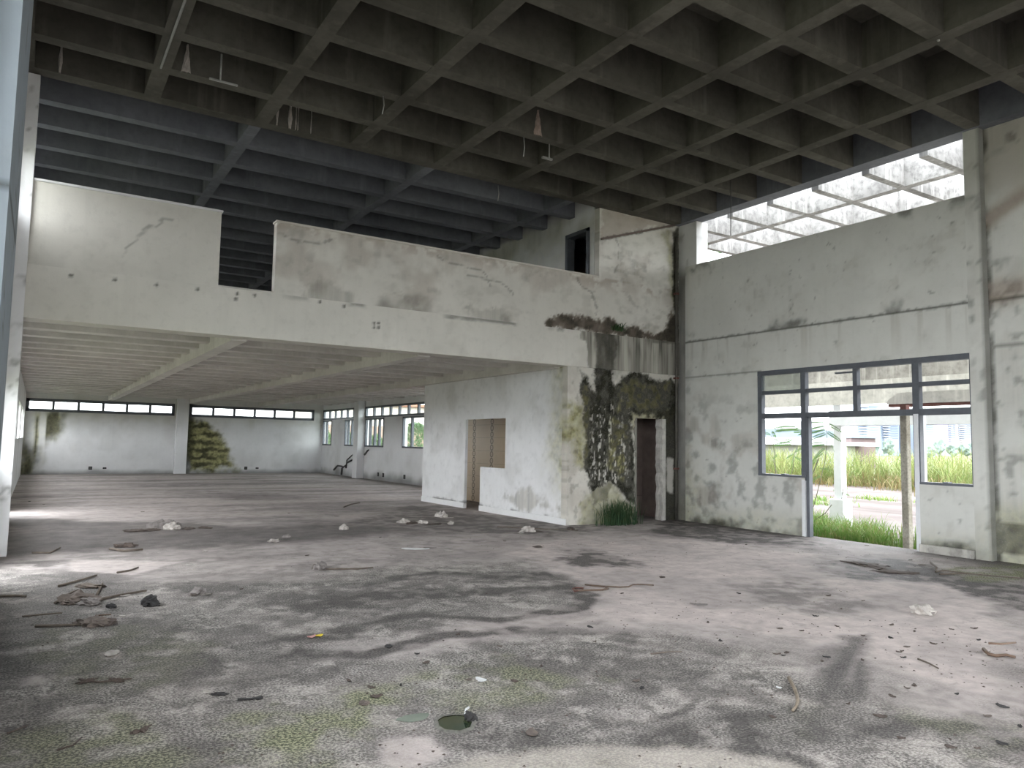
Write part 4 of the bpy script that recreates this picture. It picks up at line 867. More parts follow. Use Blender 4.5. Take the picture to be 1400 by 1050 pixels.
bush('shrub', 13.7, 29.2, 1.2, 2.5, 'tall bright green shrub filling the window beside the small room', 24)
hs = tag(empty('house', (24, 62, -0.15)), 'low house with an orange wall beyond the rear windows', 'house')
M_['orange'] = simple('orange_house_paint', (0.30, 0.20, 0.15), 0.85, 0.12, 2); M_['cream'] = simple('cream_house_paint', (0.60, 0.55, 0.47), 0.85, 0.1, 2); M_['roof'] = simple('clay_roof', (0.33, 0.16, 0.10), 0.9, 0.2, 4)
box('wall', 19, 29, 59, 66, -0.15, 2.9, M_['orange'], hs); box('upper_wall', 19.1, 28.9, 59.1, 65.9, 2.9, 4.6, M_['cream'], hs); box('roof', 18.6, 29.4, 58.6, 66.4, 4.6, 4.85, M_['roof'], hs, bevel=0.05)

# ---- the far side of the yard and the skyline: each building faces the road, square to our view, at its own distance
def faced(name, px, py, dist, label, cat):
    p = far(px, py, dist); e = tag(empty(name, (p[0], p[1], -0.15), -YAW), label, cat); return e
def fbox(e, name, dist, px0, px1, py0, py1, depth, mat, front=0.0, ground=False, bevel=0):
    """a box on a building: picture columns and rows give its width and heights at the building's own distance"""
    a, b = far(px0, (py0+py1)/2, dist), far(px1, (py0+py1)/2, dist); zt = far((px0+px1)/2, py0, dist)[2]; zb_ = -0.15 if ground else far((px0+px1)/2, py1, dist)[2]
    inv = Matrix.Rotation(YAW, 4, 'Z'); la = inv @ Vector((a[0]-e.location.x, a[1]-e.location.y, 0)); lb = inv @ Vector((b[0]-e.location.x, b[1]-e.location.y, 0))
    x0, x1 = la.x, lb.x; y0 = (la.y+lb.y)/2-front; z0_, z1_ = zb_+0.15, zt+0.15
    cx, cy = (x0+x1)/2, y0+(depth+front)/2; hx, hy = (x1-x0)/2, (depth+front)/2
    bm = bmesh.new(); vv = [bm.verts.new(v) for v in bxv(-hx, hx, -hy, hy, 0, z1_-z0_)]
    for f in BOXF: bm.faces.new([vv[i] for i in f])
    if bevel: bmesh.ops.bevel(bm, geom=bm.edges[:], offset=bevel, segments=1, affect='EDGES')
    me = bpy.data.meshes.new(name); bm.to_mesh(me); bm.free(); o = link(name, me, mat, e); o.location = (cx, cy, z0_); return o
M_['slate'] = simple('blue_grey_sheet_roof', (0.12, 0.15, 0.19), 0.7, 0.1, 1); M_['shedwall'] = simple('pale_shed_wall', (0.22, 0.22, 0.205), 0.9, 0.12, 1); M_['farwhite'] = simple('far_white_paint', (0.42, 0.43, 0.44), 0.9, 0.05, 0.3)
M_['brownwall'] = simple('brown_brick_wall', (0.11, 0.08, 0.078), 0.9, 0.2, 0.6); M_['tower_blue'] = simple('pale_blue_tower', (0.22, 0.26, 0.33), 0.9, 0.05, 0.1); M_['tower_win'] = simple('tower_window_band', (0.13, 0.16, 0.22), 0.6, 0.1, 0.1)  # distance haze is put into the tower colours
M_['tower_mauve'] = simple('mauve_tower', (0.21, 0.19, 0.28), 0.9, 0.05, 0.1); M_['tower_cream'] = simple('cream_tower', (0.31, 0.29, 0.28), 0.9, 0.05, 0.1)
D = 44
e = faced('shed', 1080, 620, D, 'long white shed with a blue grey roof strip beyond the left window', 'shed')
fbox(e, 'wall', D, 1010, 1140, 608, 640, 6, M_['shedwall'], 0, True); fbox(e, 'white_fascia', D, 1010, 1142, 598, 608, 6, M_['farwhite'], 0.5); fbox(e, 'roof', D, 1012, 1141, 587, 598, 6, M_['slate'], 0.2); fbox(e, 'parapet', D, 1014, 1132, 575, 587, 5, M_['farwhite'], -0.4)
D = 75
e = faced('warehouse', 1180, 610, D, 'low brown flat-roofed building with a white lean-to beyond the grass', 'building')
fbox(e, 'wall', D, 1164, 1197, 599, 618, 8, M_['brownwall'], 0, True); fbox(e, 'roof', D, 1162.5, 1198, 597.5, 599, 8.5, M_['slate'], 0.3); fbox(e, 'lean_to_roof', D, 1150, 1177, 605, 610, 2, M_['farwhite'], 3.5); fbox(e, 'lean_to_wall', D, 1152, 1163, 610, 618, 2, M_['shedwall'], 1.0, True)
def tower(px0, px1, top, D, mat, label, floors, y1, cols=5):
    e = faced('apartment_tower', (px0+px1)/2, 615, D, label, 'building'); fbox(e, 'body', D, px0, px1, top, 618, 14, M_[mat], 0, True)
    h = (y1-top-2)/floors; w = px1-px0
    for k in range(floors):
        yy = top+2+h*k; fbox(e, 'window_band', D, px0+w*0.06, px1-w*0.06, yy, yy+h*0.45, 0.2, M_['tower_win'], 0.15)
        fbox(e, 'balcony', D, px0+w*0.1, px0+w*0.45, yy+h*0.45, yy+h*0.7, 0.2, M_['farwhite'], 1.0)
    fbox(e, 'roof_box', D, px0+w*0.35, px0+w*0.65, top-4, top, 8, M_[mat], -2)
    return e
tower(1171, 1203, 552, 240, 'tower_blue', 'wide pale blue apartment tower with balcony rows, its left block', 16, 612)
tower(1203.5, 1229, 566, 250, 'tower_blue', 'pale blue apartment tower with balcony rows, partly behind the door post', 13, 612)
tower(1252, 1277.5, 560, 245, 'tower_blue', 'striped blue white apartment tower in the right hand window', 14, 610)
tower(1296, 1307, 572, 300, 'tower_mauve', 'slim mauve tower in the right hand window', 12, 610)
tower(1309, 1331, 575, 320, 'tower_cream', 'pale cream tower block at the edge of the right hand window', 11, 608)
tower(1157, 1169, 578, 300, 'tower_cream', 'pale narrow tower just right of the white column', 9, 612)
def far_tree(px, py0, py1, wpx, D, label, seed):
    b = far(px, py1, D); t_ = far(px, py0, D); rad = wpx/2*D/FPX; e = tag(empty('tree', (b[0], b[1], -0.15)), label, 'tree'); rr = np.random.default_rng(seed); H = t_[2]+0.15
    bm = bmesh.new(); bmesh.ops.create_icosphere(bm, subdivisions=3, radius=1)
    for v in bm.verts:
        n = 1+0.6*(fbm(np.array([v.co.x*2+seed]), np.array([v.co.y*2+v.co.z*3]), seed)[0]-0.5)*2; v.co = Vector((v.co.x*rad*n, v.co.y*rad*n, H*0.62+v.co.z*H*0.38*n))
    me = bpy.data.meshes.new('crown'); bm.to_mesh(me); bm.free(); link('crown', me, M_['hazy'], e); tube('trunk', [(0, 0, 0), (0.1, 0, H*0.5)], H*0.03, M_['stem'], e)
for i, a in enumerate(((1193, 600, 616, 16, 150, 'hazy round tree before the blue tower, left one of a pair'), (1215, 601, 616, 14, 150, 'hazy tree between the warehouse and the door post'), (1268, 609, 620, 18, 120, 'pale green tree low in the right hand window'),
                       (1284, 600, 618, 14, 190, 'blue grey tree between the striped and the mauve towers'), (1302, 606, 620, 14, 160, 'teal tree at the foot of the mauve tower'), (1322, 604, 620, 20, 160, 'hazy green tree at the right edge of the window'))): far_tree(*a, 300+i)

# ================================================================== things that hang from the ceiling
def hang(name, pts, rad, mat, label, cat):
    return tag(tube(name, pts, rad, mat, None, 5), label, cat)
q = fl(303, 74, Z_C); e = tag(empty('lamp_bracket', (q[0], q[1], Z_C)), 'thin hanging lamp bracket, a rod with a pale cross bar', 'bracket')
zl = onY(305, 112, q[1])[2]
tube('rod', [(0, 0, 0), (0, 0, zl-Z_C)], 0.012, M_['steel_pipe'], e)
a, b = onY(286, 107, q[1]), onY(325, 117, q[1]); cb_ = box('cross_bar', a[0], b[0], q[1]-0.015, q[1]+0.015, zl-0.012, zl+0.012, M_['steel_pipe'], e, bevel=0.005)
q = fl(751, 197, Z_C); zl = onY(751, 217, q[1])[2]
e = tag(empty('lamp_bracket', (q[0], q[1], Z_C)), 'small broken lamp bracket hanging beside the pinkish lime stain', 'bracket')
tube('rod', [(0, 0, 0), (0, 0, zl-Z_C)], 0.010, M_['steel_pipe'], e); box('cross_bar', q[0]-0.14, q[0]+0.06, q[1]-0.02, q[1]+0.02, zl-0.02, zl+0.01, M_['steel_pipe'], e)
for (x, y0, y1), lab in (((523.5, 131, 156), 'short bent wire hanging from the third row of coffers'), ((681, 255, 275), 'short pale rod hanging over the mezzanine parapet'), ((716, 188, 214), 'crooked wire dangling left of the broken bracket')):
    q = fl(x, y0, Z_C); zl = onY(x, y1, q[1])[2]
    hang('hanging_wire', [(q[0], q[1], Z_C+0.02), (q[0]+0.02, q[1], (zl+Z_C)/2), (q[0], q[1], zl)], 0.009, M_['steel_pipe'], lab, 'wire')
q = fl(999, 252, Z_C); qb = onY(999, 322, q[1])
hang('hanging_cable', [(q[0], q[1], Z_C+DEP), (q[0], q[1], Z_C-0.5), (qb[0], q[1], qb[2])], 0.008, M_['cable'], 'long thin dark cable hanging before the opening over the right wall', 'cable')
q = fl(1283, 54, Z_C); hang('conduit', [(q[0], q[1]+0.02, Z_C+DEP), (q[0], q[1], Z_C-0.02)], 0.018, M_['steel_pipe'], 'upright pipe stub ending at a ceiling rib crossing', 'pipe')
a, b = fl(252, 0, Z_C), fl(220, 90, Z_C)
hang('conduit', [(a[0]+0.0, a[1]-1.2, Z_C-0.03), (a[0], a[1], Z_C-0.03), (b[0], b[1], Z_C-0.03)], 0.016, M_['steel_pipe'], 'pale straight conduit fixed along the underside of a ceiling rib', 'pipe')
# rain pipe in the corner between the stained wall and the right wall
rp_ = tag(empty('rain_pipe', (11.93, F_Y-0.06, 0)), 'thin rusty rain pipe running down the corner beside the mouldy wall', 'pipe')
tube('pipe', [(0, 0, 0.0), (0.0, 0, 3.3), (0, 0, 6.3)], 0.03, M_['pipe_dark'], rp_, 8)
for z in (1.1, 3.1, 5.0): box('clip', 11.89, 11.97, F_Y-0.10, F_Y+0.0, z, z+0.04, M_['rust'], rp_)

# ================================================================== grass tuft indoors
ft = fl(845, 717)
pts = [(ft[0]+r.normal(0, 0.22), min(F_Y-0.12, 11.72+r.normal(0, 0.08)), 0) for _ in range(420)]
tg = blades('grass_tuft', pts, (0.25, 0.62), 0.014, 0.5, M_['tuft'], 31); tag(tg, 'dark green grass tuft growing at the foot of the mouldy wall', 'grass')
gp = onY(843, 452, F_Y)
e = blades('fern', [(gp[0]+r.normal(0, 0.10), F_Y-0.03, gp[2]-0.02+r.random()*0.05) for _ in range(60)], (0.08, 0.2), 0.02, 1.2, M_['tuft'], 32); tag(e, 'little green fern rooted on the beam ledge above the mouldy wall', 'fern')

# ================================================================== litter on the hall floor
M_['cloth_grey'] = simple('dirty_grey_cloth', (0.20, 0.18, 0.17), 0.95, 0.3, 14, 0, 0.4); M_['cloth_pale'] = simple('pale_rag', (0.40, 0.37, 0.34), 0.95, 0.3, 14, 0, 0.4)
M_['card'] = simple('wet_cardboard', (0.13, 0.105, 0.09), 0.95, 0.35, 12, 0, 0.4); M_['leaf_dry'] = simple('dead_leaf', (0.085, 0.065, 0.055), 0.9, 0.4, 20)
M_['wood'] = simple('weathered_stick', (0.13, 0.105, 0.085), 0.9, 0.3, 14); M_['bark'] = simple('pale_bark', (0.22, 0.18, 0.135), 0.9, 0.3, 14); M_['char'] = simple('black_char', (0.035, 0.033, 0.033), 0.9, 0.3, 12)
M_['white'] = simple('white_plastic', (0.62, 0.63, 0.63), 0.5, 0.1, 8); M_['yellow'] = simple('yellow_wrapper', (0.62, 0.47, 0.04), 0.5, 0.15, 10); M_['pink'] = simple('pink_wrapper', (0.50, 0.28, 0.26), 0.5, 0.2, 10)
M_['tan'] = simple('tan_strap', (0.12, 0.082, 0.06), 0.8, 0.25, 12); M_['brown'] = simple('brown_broken_plastic', (0.15, 0.095, 0.065), 0.6, 0.3, 10)
wt = NT('green_puddle_water'); wt.set('Base Color', wt.ramp(wt.noise(7, 4), (0.35, (0.012, 0.028, 0.016)), (0.7, (0.06, 0.06, 0.02)))); wt.set('Roughness', 0.08); M_['water'] = wt.m
def crumple(name, x, y, wid, hgt, mat, seed, parent=None, flat=1.0, at=None):
    """a crumpled heap of cloth or paper sitting on the floor"""
    p = fl(x, y) if at is None else at
    bm = bmesh.new(); bmesh.ops.create_icosphere(bm, subdivisions=3, radius=1); rr = np.random.default_rng(seed); off = rr.random(3)*50
    for v in bm.verts:
        n = fbm(np.array([v.co.x*2.2+off[0]]), np.array([v.co.y*2.2+v.co.z*1.7+off[1]]), seed, 3)[0]; k = 0.55+0.9*abs(n-0.5)*2
        v.co = Vector((v.co.x*wid/2*k*1.25, v.co.y*wid/2*flat*k*1.25, max(0.002, hgt*0.22+v.co.z*hgt*0.75*k)))
    me = bpy.data.meshes.new(name); bm.to_mesh(me); bm.free(); o = link(name, me, M_[mat], parent)
    o.location = p if parent is None else Vector(p)-parent.location; o.rotation_euler = (0, 0, rr.random()*6.28); return o
def flake(name, x, y, wid, mat, seed, dep=None, parent=None, lift=0.012, at=None, rz=None):
    """a curled scrap lying on the floor: bent sheet with thickness"""
    rr = np.random.default_rng(seed); p = fl(x, y) if at is None else at; dep = dep or wid*0.6; n = 6; V, Fs = [], []
    ks = [0.35, 0.8, 1.0, 0.95, 0.75, 0.5, 0.2]; ks = [k*(0.8+0.4*rr.random()) for k in ks]; cu = lift*(0.3+0.5*rr.random())
    for i in range(n+1):
        t = i/n*2-1
        for s in (-1, 0, 1): V.append((t*wid/2, s*dep/2*ks[i], 0.004+cu*(t*t+0.5*s*s)*0.7+rr.random()*0.004))
    m = len(V); V += [(a_, b_, max(0.0, c_-0.004)) for a_, b_, c_ in V]
    for i in range(n):
        for j in range(2): a_ = i*3+j; Fs += [(a_, a_+3, a_+4, a_+1), (a_+m, a_+1+m, a_+4+m, a_+3+m)]
        for j in (0, 2): a_ = i*3+j; Fs.append((a_, a_+3, a_+3+m, a_+m))
    for a_ in (0, n*3): Fs += [(a_, a_+1, a_+1+m, a_+m), (a_+1, a_+2, a_+2+m, a_+1+m)]
    o = pyd(name, V, Fs, M_[mat], parent); o.location = p if parent is None else Vector(p)-parent.location; o.rotation_euler = (0, 0, rr.random()*6.28 if rz is None else rz); return o
def stick(name, pts, rad, mat, label=None, parent=None, z=None, cat='twig'):
    z = rad if z is None else z; P = [fl(x, y)+np.array([0, 0, z]) for x, y in pts]; base = P[0]-np.array([0, 0, z])
    o = tube(name, [p-base for p in P], [rad*(1-0.4*i/len(P)) for i in range(len(P))], M_[mat], parent, 6); o.location = base if parent is None else Vector(base)-parent.location
    if label: tag(o, label, cat)
    return o
def c2(x, y): return (460+x/2.9167, 670+y/2.9167)
# strap, bark, rag, packet and the like
st = tag(empty('strap', fl(800, 804)), 'tan looped strap lying curled on the pale middle of the floor', 'strap')
stick('band', [c2(*p_) for p_ in ((945, 400), (965, 405), (1010, 403), (1060, 402), (1084, 396), (1070, 389), (1030, 386), (990, 381), (1060, 387), (1130, 391), (1165, 389), (1182, 381), (1220, 380), (1265, 383))], 0.011, 'tan', parent=st)
stick('buckle', [c2(*p_) for p_ in ((942, 397), (955, 393), (985, 394), (980, 402), (950, 408), (942, 398))], 0.010, 'rust', parent=st)
stick('bark_strip', [(920+x/2.9167, 850+y/2.9167) for x, y in ((463, 232), (473, 252), (485, 275), (494, 300), (498, 322), (492, 345), (478, 363))], 0.014, 'bark', 'curved pale strip of bark on the dark floor near the tyre marks', cat='bark')
rg = tag(empty('rag', fl(1263, 840)), 'pale crumpled rag lying alone before the steel door screen', 'rag'); crumple('fold', 1262, 839, 0.22, 0.12, 'cloth_pale', 3, rg); crumple('fold', 1267, 840, 0.12, 0.06, 'cloth_grey', 4, rg)
bp = tag(empty('broken_plastic', fl(1365, 896)), 'broken brown plastic piece with a pale end, close to the wall past the pillar', 'debris')
stick('shell', [(1345, 890), (1352, 897), (1362, 899), (1376, 898), (1388, 901)], 0.015, 'brown', parent=bp); stick('rim', [(1352, 888), (1368, 889), (1389, 887)], 0.010, 'brown', parent=bp, z=0.05); flake('pale_end', 1354, 895, 0.12, 'cloth_pale', 5, parent=bp)
pk = tag(empty('wrapper', fl(430, 871)), 'yellow and pink torn wrapper on the grey floor', 'wrapper'); flake('yellow_half', 436, 870, 0.07, 'yellow', 6, 0.06, pk, 0.02, rz=0.2); flake('pink_half', 426, 872, 0.08, 'pink', 7, 0.05, pk, 0.02, rz=0.4)
ws = tag(empty('plastic_sheet', fl(570, 751)), 'small flat white plastic sheet lying before the small room', 'sheet'); flake('sheet', 568, 751, 0.42, 'white', 8, 0.18, ws, 0.02, rz=-0.55); flake('torn_edge', 588, 750, 0.2, 'cloth_grey', 9, 0.12, ws, 0.015, rz=-0.5)
# drain hole full of water with a shoe-like scrap
dq = fl(623, 990); dh = tag(empty('drain_hole', (dq[0], dq[1], 0)), 'flooded drain hole with dark green water in the floor', 'drain')
ring = np.array([fl(x, y)[:2]-dq[:2] for x, y in ((598, 986), (606, 981), (622, 979), (640, 980), (647, 986), (643, 996), (628, 1001), (608, 999), (600, 994))])
V = [(*p_, 0.004) for p_ in ring]+[(*(p_*1.18), 0.001) for p_ in ring]; n = len(ring)
pyd('water', [(*p_, 0.005) for p_ in ring], [tuple(range(n))[::-1]], M_['water'], dh)
V = [(*(p_*0.98), 0.008) for p_ in ring]+[(*(p_*1.12*(1+0.05*math.sin(i*2.1))), 0.010) for i, p_ in enumerate(ring)]+[(*(p_*1.22), 0.0) for p_ in ring]
pyd('rim', V, [(i, (i+1) % n, (i+1) % n+n, i+n) for i in range(n)]+[(i+n, (i+1) % n+n, (i+1) % n+2*n, i+2*n) for i in range(n)], simple('damp_rim', (0.13, 0.125, 0.11), 0.9, 0.4, 20), dh)
sh = tag(empty('shoe_sole', fl(640, 984)), 'dark curled shoe scrap with a white edge standing beside the drain hole', 'shoe'); crumple('upper', 643, 985, 0.075, 0.06, 'char', 10, sh); stick('white_edge', [(636, 984), (637, 977), (641, 974)], 0.008, 'white', parent=sh, z=0.03)
q = fl(566, 982); pu = pyd('puddle', [(0.10*math.cos(t)*(1+0.2*math.sin(3*t)), 0.06*math.sin(t), 0.003) for t in np.linspace(0, 2*math.pi, 14)[:-1]], [tuple(range(13))], simple('milky_puddle', (0.20, 0.23, 0.19), 0.15, 0.15, 6)); pu.location = q; tag(pu, 'small milky green puddle to the left of the drain hole', 'puddle')
flake_list = [
 ('paper_scrap', 657, 930, 0.10, 'white', 'round whitish paper scrap among the moss specks'), ('dead_leaf', 727, 1003, 0.11, 'card', 'curled brown dead leaf right of the drain hole'),
 ('bark_scrap', 531, 885, 0.09, 'char', 'small black bark scrap near the wrapper'), ('bark_scrap', 1203, 980, 0.08, 'leaf_dry', 'oval dark bark scrap below the tyre marks'),
 ('bark_scrap', 807, 858, 0.07, 'char', 'black chip on the pale floor below the strap'), ('dead_leaf', 735, 748, 0.24, 'leaf_dry', 'flat dead palm leaf piece before the small room corner'),
 ('dead_leaf', 1371, 967, 0.08, 'char', 'dark leaf scrap by itself on clean floor toward the wall past the pillar'), ('plaster_chip', 152, 895, 0.16, 'cloth_pale', 'round pale plaster chip on the mossy floor'),
 ('plaster_chip', 167, 843, 0.07, 'cloth_pale', 'small white plaster chip near the knotted cloth heap'), ('plaster_chip', 280, 754, 0.12, 'cloth_pale', 'white plaster chip on the dark soil trail'),
 ('plaster_chip', 256, 773, 0.12, 'cloth_pale', 'pale plaster chip between the ring of dirt and the pale floor'), ('paper_scrap', 613, 753, 0.16, 'cloth_pale', 'torn pale paper scrap to the right of the white sheet'),
 ('plaster_chip', 1065, 941, 0.04, 'white', 'tiny white chip beside the bark strip'), ('bark_scrap', 955, 827, 0.18, 'cloth_grey', 'grey wood splinter on the pale middle floor'),
 ('dead_leaf', 640, 982, 0.0, 'char', None), ('bark_scrap', 505, 783, 0.2, 'wood', None)]
for i, (nm, x, y, w_, mt, lab) in enumerate(flake_list):
    if lab: tag(flake(nm, x, y, w_, mt, 40+i), lab, 'scrap')
# heaps
def heap(x, y, parts, label, cat='debris', name='debris_heap'):
    e = tag(empty(name, fl(x, y)), label, cat)
    for i, pt in enumerate(parts):
        k = pt[0]
        if k == 'c': crumple('cloth', pt[1], pt[2], pt[3], pt[4], pt[5], 500+int(pt[1])+i, e, pt[6] if len(pt) > 6 else 0.8)
        elif k == 'f': flake('scrap', pt[1], pt[2], pt[3], pt[4], 600+int(pt[1])+i, parent=e)
        else: stick('twig', pt[1], pt[2], pt[3], parent=e)
    return e
heap(110, 826, [('c', 108, 822, 0.34, 0.10, 'card'), ('c', 122, 826, 0.22, 0.08, 'cloth_grey'), ('c', 93, 826, 0.16, 0.05, 'card'), ('c', 122, 803, 0.36, 0.05, 'wood', 0.4), ('s', [(75, 826), (90, 815), (106, 808)], 0.012, 'wood'), ('s', [(125, 824), (160, 816), (200, 809)], 0.014, 'wood'),
               ('s', [(132, 815), (138, 803), (140, 799)], 0.012, 'wood'), ('f', 157, 820, 0.10, 'cloth_pale'), ('f', 171, 815, 0.10, 'cloth_pale')], 'tangle of rags and sticks at the edge of the dark soil')
heap(130, 853, [('c', 130, 854, 0.26, 0.07, 'card'), ('c', 143, 853, 0.18, 0.05, 'leaf_dry'), ('c', 112, 854, 0.14, 0.05, 'leaf_dry'), ('s', [(48, 858), (80, 857), (110, 856)], 0.013, 'wood')], 'knotted brown cloth heap with a long stick, below the rag tangle')
heap(205, 826, [('c', 205, 827, 0.19, 0.11, 'char'), ('c', 213, 828, 0.08, 0.04, 'char')], 'black charred lump alone on the grey floor', name='charred_lump')
heap(152, 831, [('c', 152, 831, 0.09, 0.05, 'char')], 'small black clod between the rag tangle and the charred lump', name='clod')
heap(272, 812, [('c', 272, 812, 0.16, 0.08, 'cloth_grey'), ('f', 280, 813, 0.12, 'cloth_pale'), ('f', 264, 814, 0.12, 'card')], 'grey crumpled paper wad by itself left of the dark band')
heap(226, 724, [('c', 224, 723, 0.5, 0.17, 'cloth_grey', 0.5), ('c', 234, 724, 0.3, 0.14, 'cloth_pale', 0.5), ('c', 196, 726, 0.5, 0.04, 'leaf_dry', 0.5), ('c', 178, 726, 0.3, 0.03, 'leaf_dry', 0.6), ('c', 258, 723, 0.35, 0.03, 'leaf_dry', 0.6), ('c', 280, 722, 0.3, 0.03, 'leaf_dry', 0.5)], 'slumped grey cloth on the black soil trail near the mezzanine')
heap(172, 750, [('c', 170, 748, 0.3, 0.07, 'leaf_dry', 0.5), ('s', [(150, 752), (170, 755), (195, 753)], 0.02, 'wood')], 'low ring of dirt and leaves at the end of the soil trail')
heap(437, 779, [('c', 437, 778, 0.26, 0.10, 'cloth_grey', 0.6), ('s', [(427, 779), (429, 773), (437, 774)], 0.01, 'wood'), ('s', [(446, 779), (475, 779), (510, 777)], 0.010, 'wood')], 'grey scrap bundle with a long thin twig at the middle of the floor')
heap(575, 715, [('c', 552, 715, 0.26, 0.10, 'cloth_pale', 0.5), ('c', 577, 716, 0.22, 0.08, 'cloth_pale', 0.5), ('c', 565, 716, 0.4, 0.05, 'leaf_dry', 0.4), ('c', 616, 717, 0.14, 0.08, 'cloth_pale'), ('f', 595, 717, 0.4, 'leaf_dry')], 'row of pale plaster lumps and leaves before the room hatch')
heap(604, 708, [('c', 602, 707, 0.34, 0.15, 'cloth_pale', 0.5), ('f', 612, 708, 0.26, 'cloth_pale')], 'pale crumpled plaster bag behind the row of lumps')
heap(725, 728, [('c', 722, 727, 0.28, 0.12, 'cloth_pale', 0.6), ('f', 712, 729, 0.2, 'cloth_pale'), ('f', 735, 727, 0.3, 'leaf_dry')], 'pale crumpled paper heap before the corner of the small room')
heap(470, 724, [('c', 470, 724, 0.20, 0.10, 'cloth_pale')], 'single pale plaster lump in the middle of the rear hall mouth', name='plaster_lump')
heap(375, 740, [('c', 374, 741, 0.18, 0.06, 'cloth_pale'), ('c', 392, 735, 0.16, 0.06, 'cloth_grey')], 'two small plaster lumps beside the dark stain', name='plaster_lumps')
heap(785, 724, [('c', 780, 724, 0.26, 0.05, 'leaf_dry', 0.5), ('s', [(680, 721), (740, 724), (790, 726)], 0.012, 'wood'), ('f', 797, 729, 0.12, 'cloth_pale')], 'dead leaves and a long reed along the foot of the small room')
heap(300, 948, [('f', 284, 948, 0.07, 'cloth_pale'), ('c', 300, 950, 0.10, 0.02, 'char', 0.5), ('s', [(325, 958), (345, 957), (357, 954)], 0.008, 'char'), ('f', 354, 956, 0.06, 'char')], 'peeled black scraps with one pale tip on the speckled floor')
heap(190, 1000, [('c', 197, 999, 0.07, 0.025, 'leaf_dry', 0.5), ('c', 186, 1002, 0.05, 0.02, 'leaf_dry'), ('s', [(182, 1004), (196, 998), (207, 992)], 0.006, 'leaf_dry')], 'dark leaf cluster near the bottom of the mossy floor')
heap(155, 932, [('c', 120, 932, 0.12, 0.02, 'leaf_dry', 0.4), ('c', 160, 932, 0.12, 0.025, 'leaf_dry', 0.4), ('s', [(108, 930), (135, 934), (180, 929)], 0.007, 'leaf_dry')], 'long drift of dead leaves beside the pale plaster chip')
heap(500, 963, [('c', 497, 962, 0.10, 0.02, 'card', 0.6), ('f', 515, 953, 0.08, 'leaf_dry')], 'brown pulped card on the mossy patch')
heap(1195, 770, [('c', 1180, 771, 0.5, 0.03, 'leaf_dry', 0.4), ('c', 1200, 776, 0.5, 0.03, 'leaf_dry', 0.4), ('c', 1225, 783, 0.5, 0.03, 'leaf_dry', 0.5), ('s', [(1165, 770), (1182, 775), (1200, 772)], 0.01, 'wood')], 'flat drift of dark dead leaves inside the open doorway')
stick('twig', [(1272, 770), (1281, 777), (1279, 783), (1290, 781), (1330, 786)], 0.012, 'wood', 'forked bent twig on the mossy floor under the right window')
stick('twig', [(1285, 786), (1320, 785), (1400, 792)], 0.010, 'wood', 'long straight twig running along the moss toward the wall past the pillar')
stick('twig', [(80, 803), (105, 796), (132, 788)], 0.014, 'wood', 'dark straight stick above the rag tangle'); stick('twig', [(160, 784), (178, 781), (189, 777)], 0.012, 'wood', 'short stick on the pale floor patch')
stick('twig', [(44, 757), (68, 757), (82, 750)], 0.014, 'wood', 'bent stick near the pillar in the dark soil'); stick('twig', [(0, 817), (20, 816), (35, 817)], 0.014, 'wood', 'short stick lying at the foot of the near pillar')
stick('twig', [(30, 844), (60, 841), (85, 839)], 0.008, 'wood', 'thin grey twig left of the knotted cloth heap'); stick('twig', [(78, 1027), (100, 1020), (112, 1009)], 0.005, 'leaf_dry', 'hair thin curved twig on the mossy floor close to the camera')
stick('twig', [(10, 1004), (25, 998), (38, 993)], 0.005, 'leaf_dry', 'tiny twig beside a dark clod close to the camera'); stick('twig', [(460, 778), (488, 779), (508, 777)], 0.009, 'wood', 'thin twig left of the dark band in the middle')
stick('twig', [(130, 843), (140, 842), (152, 841)], 0.008, 'tan', 'short orange brown stick between the two cloth heaps'); stick('twig', [(470, 694), (480, 690), (492, 688)], 0.014, 'wood', 'short stick at the mouth of the rear hall')
stick('twig', [(890, 895), (915, 892), (932, 892)], 0.006, 'card', 'fine reddish twig on the grey floor left of the bark strip'); stick('twig', [(1255, 902), (1270, 908), (1283, 915)], 0.007, 'wood', 'thin twig on the clean floor between the rag and the plastic piece')
# small dead leaf scraps: the larger ones one by one
spots = [(1071, 897), (1075, 893), (1096, 863), (1124, 905), (1130, 899), (1144, 857), (1179, 903), (1219, 855), (1218, 873), (1229, 892), (1233, 891), (1240, 885), (1235, 900), (1250, 864), (1276, 881), (1301, 861), (1338, 876), (1332, 860), (1250, 938), (1240, 942), (1308, 950), (1220, 953),
         (1232, 1010), (1336, 1024), (1370, 1018), (1056, 981), (1160, 963), (1062, 895), (985, 877), (968, 852), (813, 878), (870, 932), (877, 942), (740, 912), (703, 932), (640, 930), (570, 895), (582, 907), (626, 868), (683, 884), (548, 938), (508, 941), (477, 932), (1150, 833), (1115, 843), (1133, 815), (1180, 822),
         (1066, 860), (1010, 812), (1185, 746), (1020, 745), (1260, 773), (1245, 766), (1180, 870), (1300, 1022), (1350, 980), (1395, 995), (905, 790), (850, 812), (690, 740), (520, 735), (420, 760), (330, 806), (60, 690), (40, 686), (195, 700), (395, 702), (460, 706)]
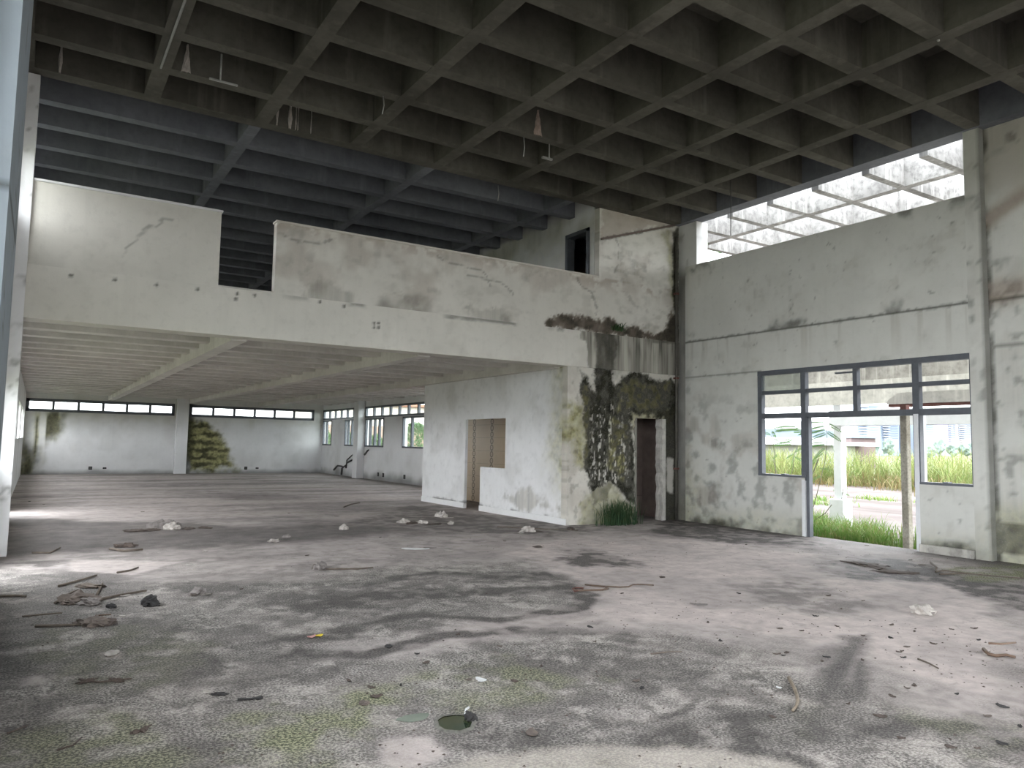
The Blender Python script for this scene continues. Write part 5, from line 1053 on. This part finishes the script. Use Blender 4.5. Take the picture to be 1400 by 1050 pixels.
marks = [('drain hole', (623, 990)), ('pale rag', (1263, 840)), ('pale bark strip', (1085, 955)), ('yellow wrapper', (430, 871)), ('tan strap', (820, 804)), ('tyre marks', (1170, 875)), ('steel door post', (1103, 735)),
         ('broken brown plastic', (1365, 896)), ('small room corner', (775, 718)), ('charred lump', (205, 826)), ('white plastic sheet', (570, 751)), ('slumped grey cloth', (226, 724))]
ordi = ['', 'second ', 'third ', 'fourth ', 'fifth ', 'sixth ', 'seventh ', 'eighth ', 'ninth ', 'tenth ', 'eleventh ', 'twelfth ', 'thirteenth ', 'fourteenth ', 'fifteenth ', 'sixteenth ', 'seventeenth ', 'eighteenth ', 'nineteenth ', 'twentieth ', 'twenty-first ', 'twenty-second ']
by = {}
for i, (x, y) in enumerate(spots):
    p = fl(x, y)[:2]; ds = [(float(np.hypot(*(p-fl(*m[1])[:2]))), k) for k, m in enumerate(marks)]; by.setdefault(min(ds)[1], []).append((min(ds)[0], i))
for k, lst in by.items():
    for n, (_, i) in enumerate(sorted(lst)):
        x, y = spots[i]; d_ = math.hypot(*fl(x, y)[:2])
        tag(flake('leaf_scrap', x, y, (0.032+0.035*((i*37) % 10)/10)*(1 if d_ < 9 else 1.7), ('char', 'leaf_dry', 'leaf_dry', 'card')[i % 4], 900+i), 'small dark leaf scrap, %snearest to the %s' % (ordi[n], marks[k][0]), 'leaf', 'strewn leaf scraps on the hall floor')
# crumbs past picking apart: one scatter
V, Fs = [], []; rr = np.random.default_rng(77); k = 0
while k < 2600:
    x, y = rr.random()*11.9-0.1, rr.random()*rr.random()*10.2+1.6
    if fbm(np.array([x*0.8]), np.array([y*0.8]), 301)[0] < 0.44+0.12*rr.random(): continue
    if x < 0.0 and y < 2.5: continue
    s = 0.004+0.010*rr.random()**2; a = rr.random()*6.28; b = len(V); h = s*0.5
    V += [(x+s*math.cos(a), y+s*math.sin(a), 0), (x+s*math.cos(a+2.2), y+s*math.sin(a+2.2), 0), (x+s*math.cos(a+4.1), y+s*math.sin(a+4.1), 0), (x, y, h)]
    Fs += [(b, b+1, b+3), (b+1, b+2, b+3), (b+2, b, b+3)]; k += 1
tag(pyd('floor_crumbs', V, Fs, M_['leaf_dry']), kind='stuff')
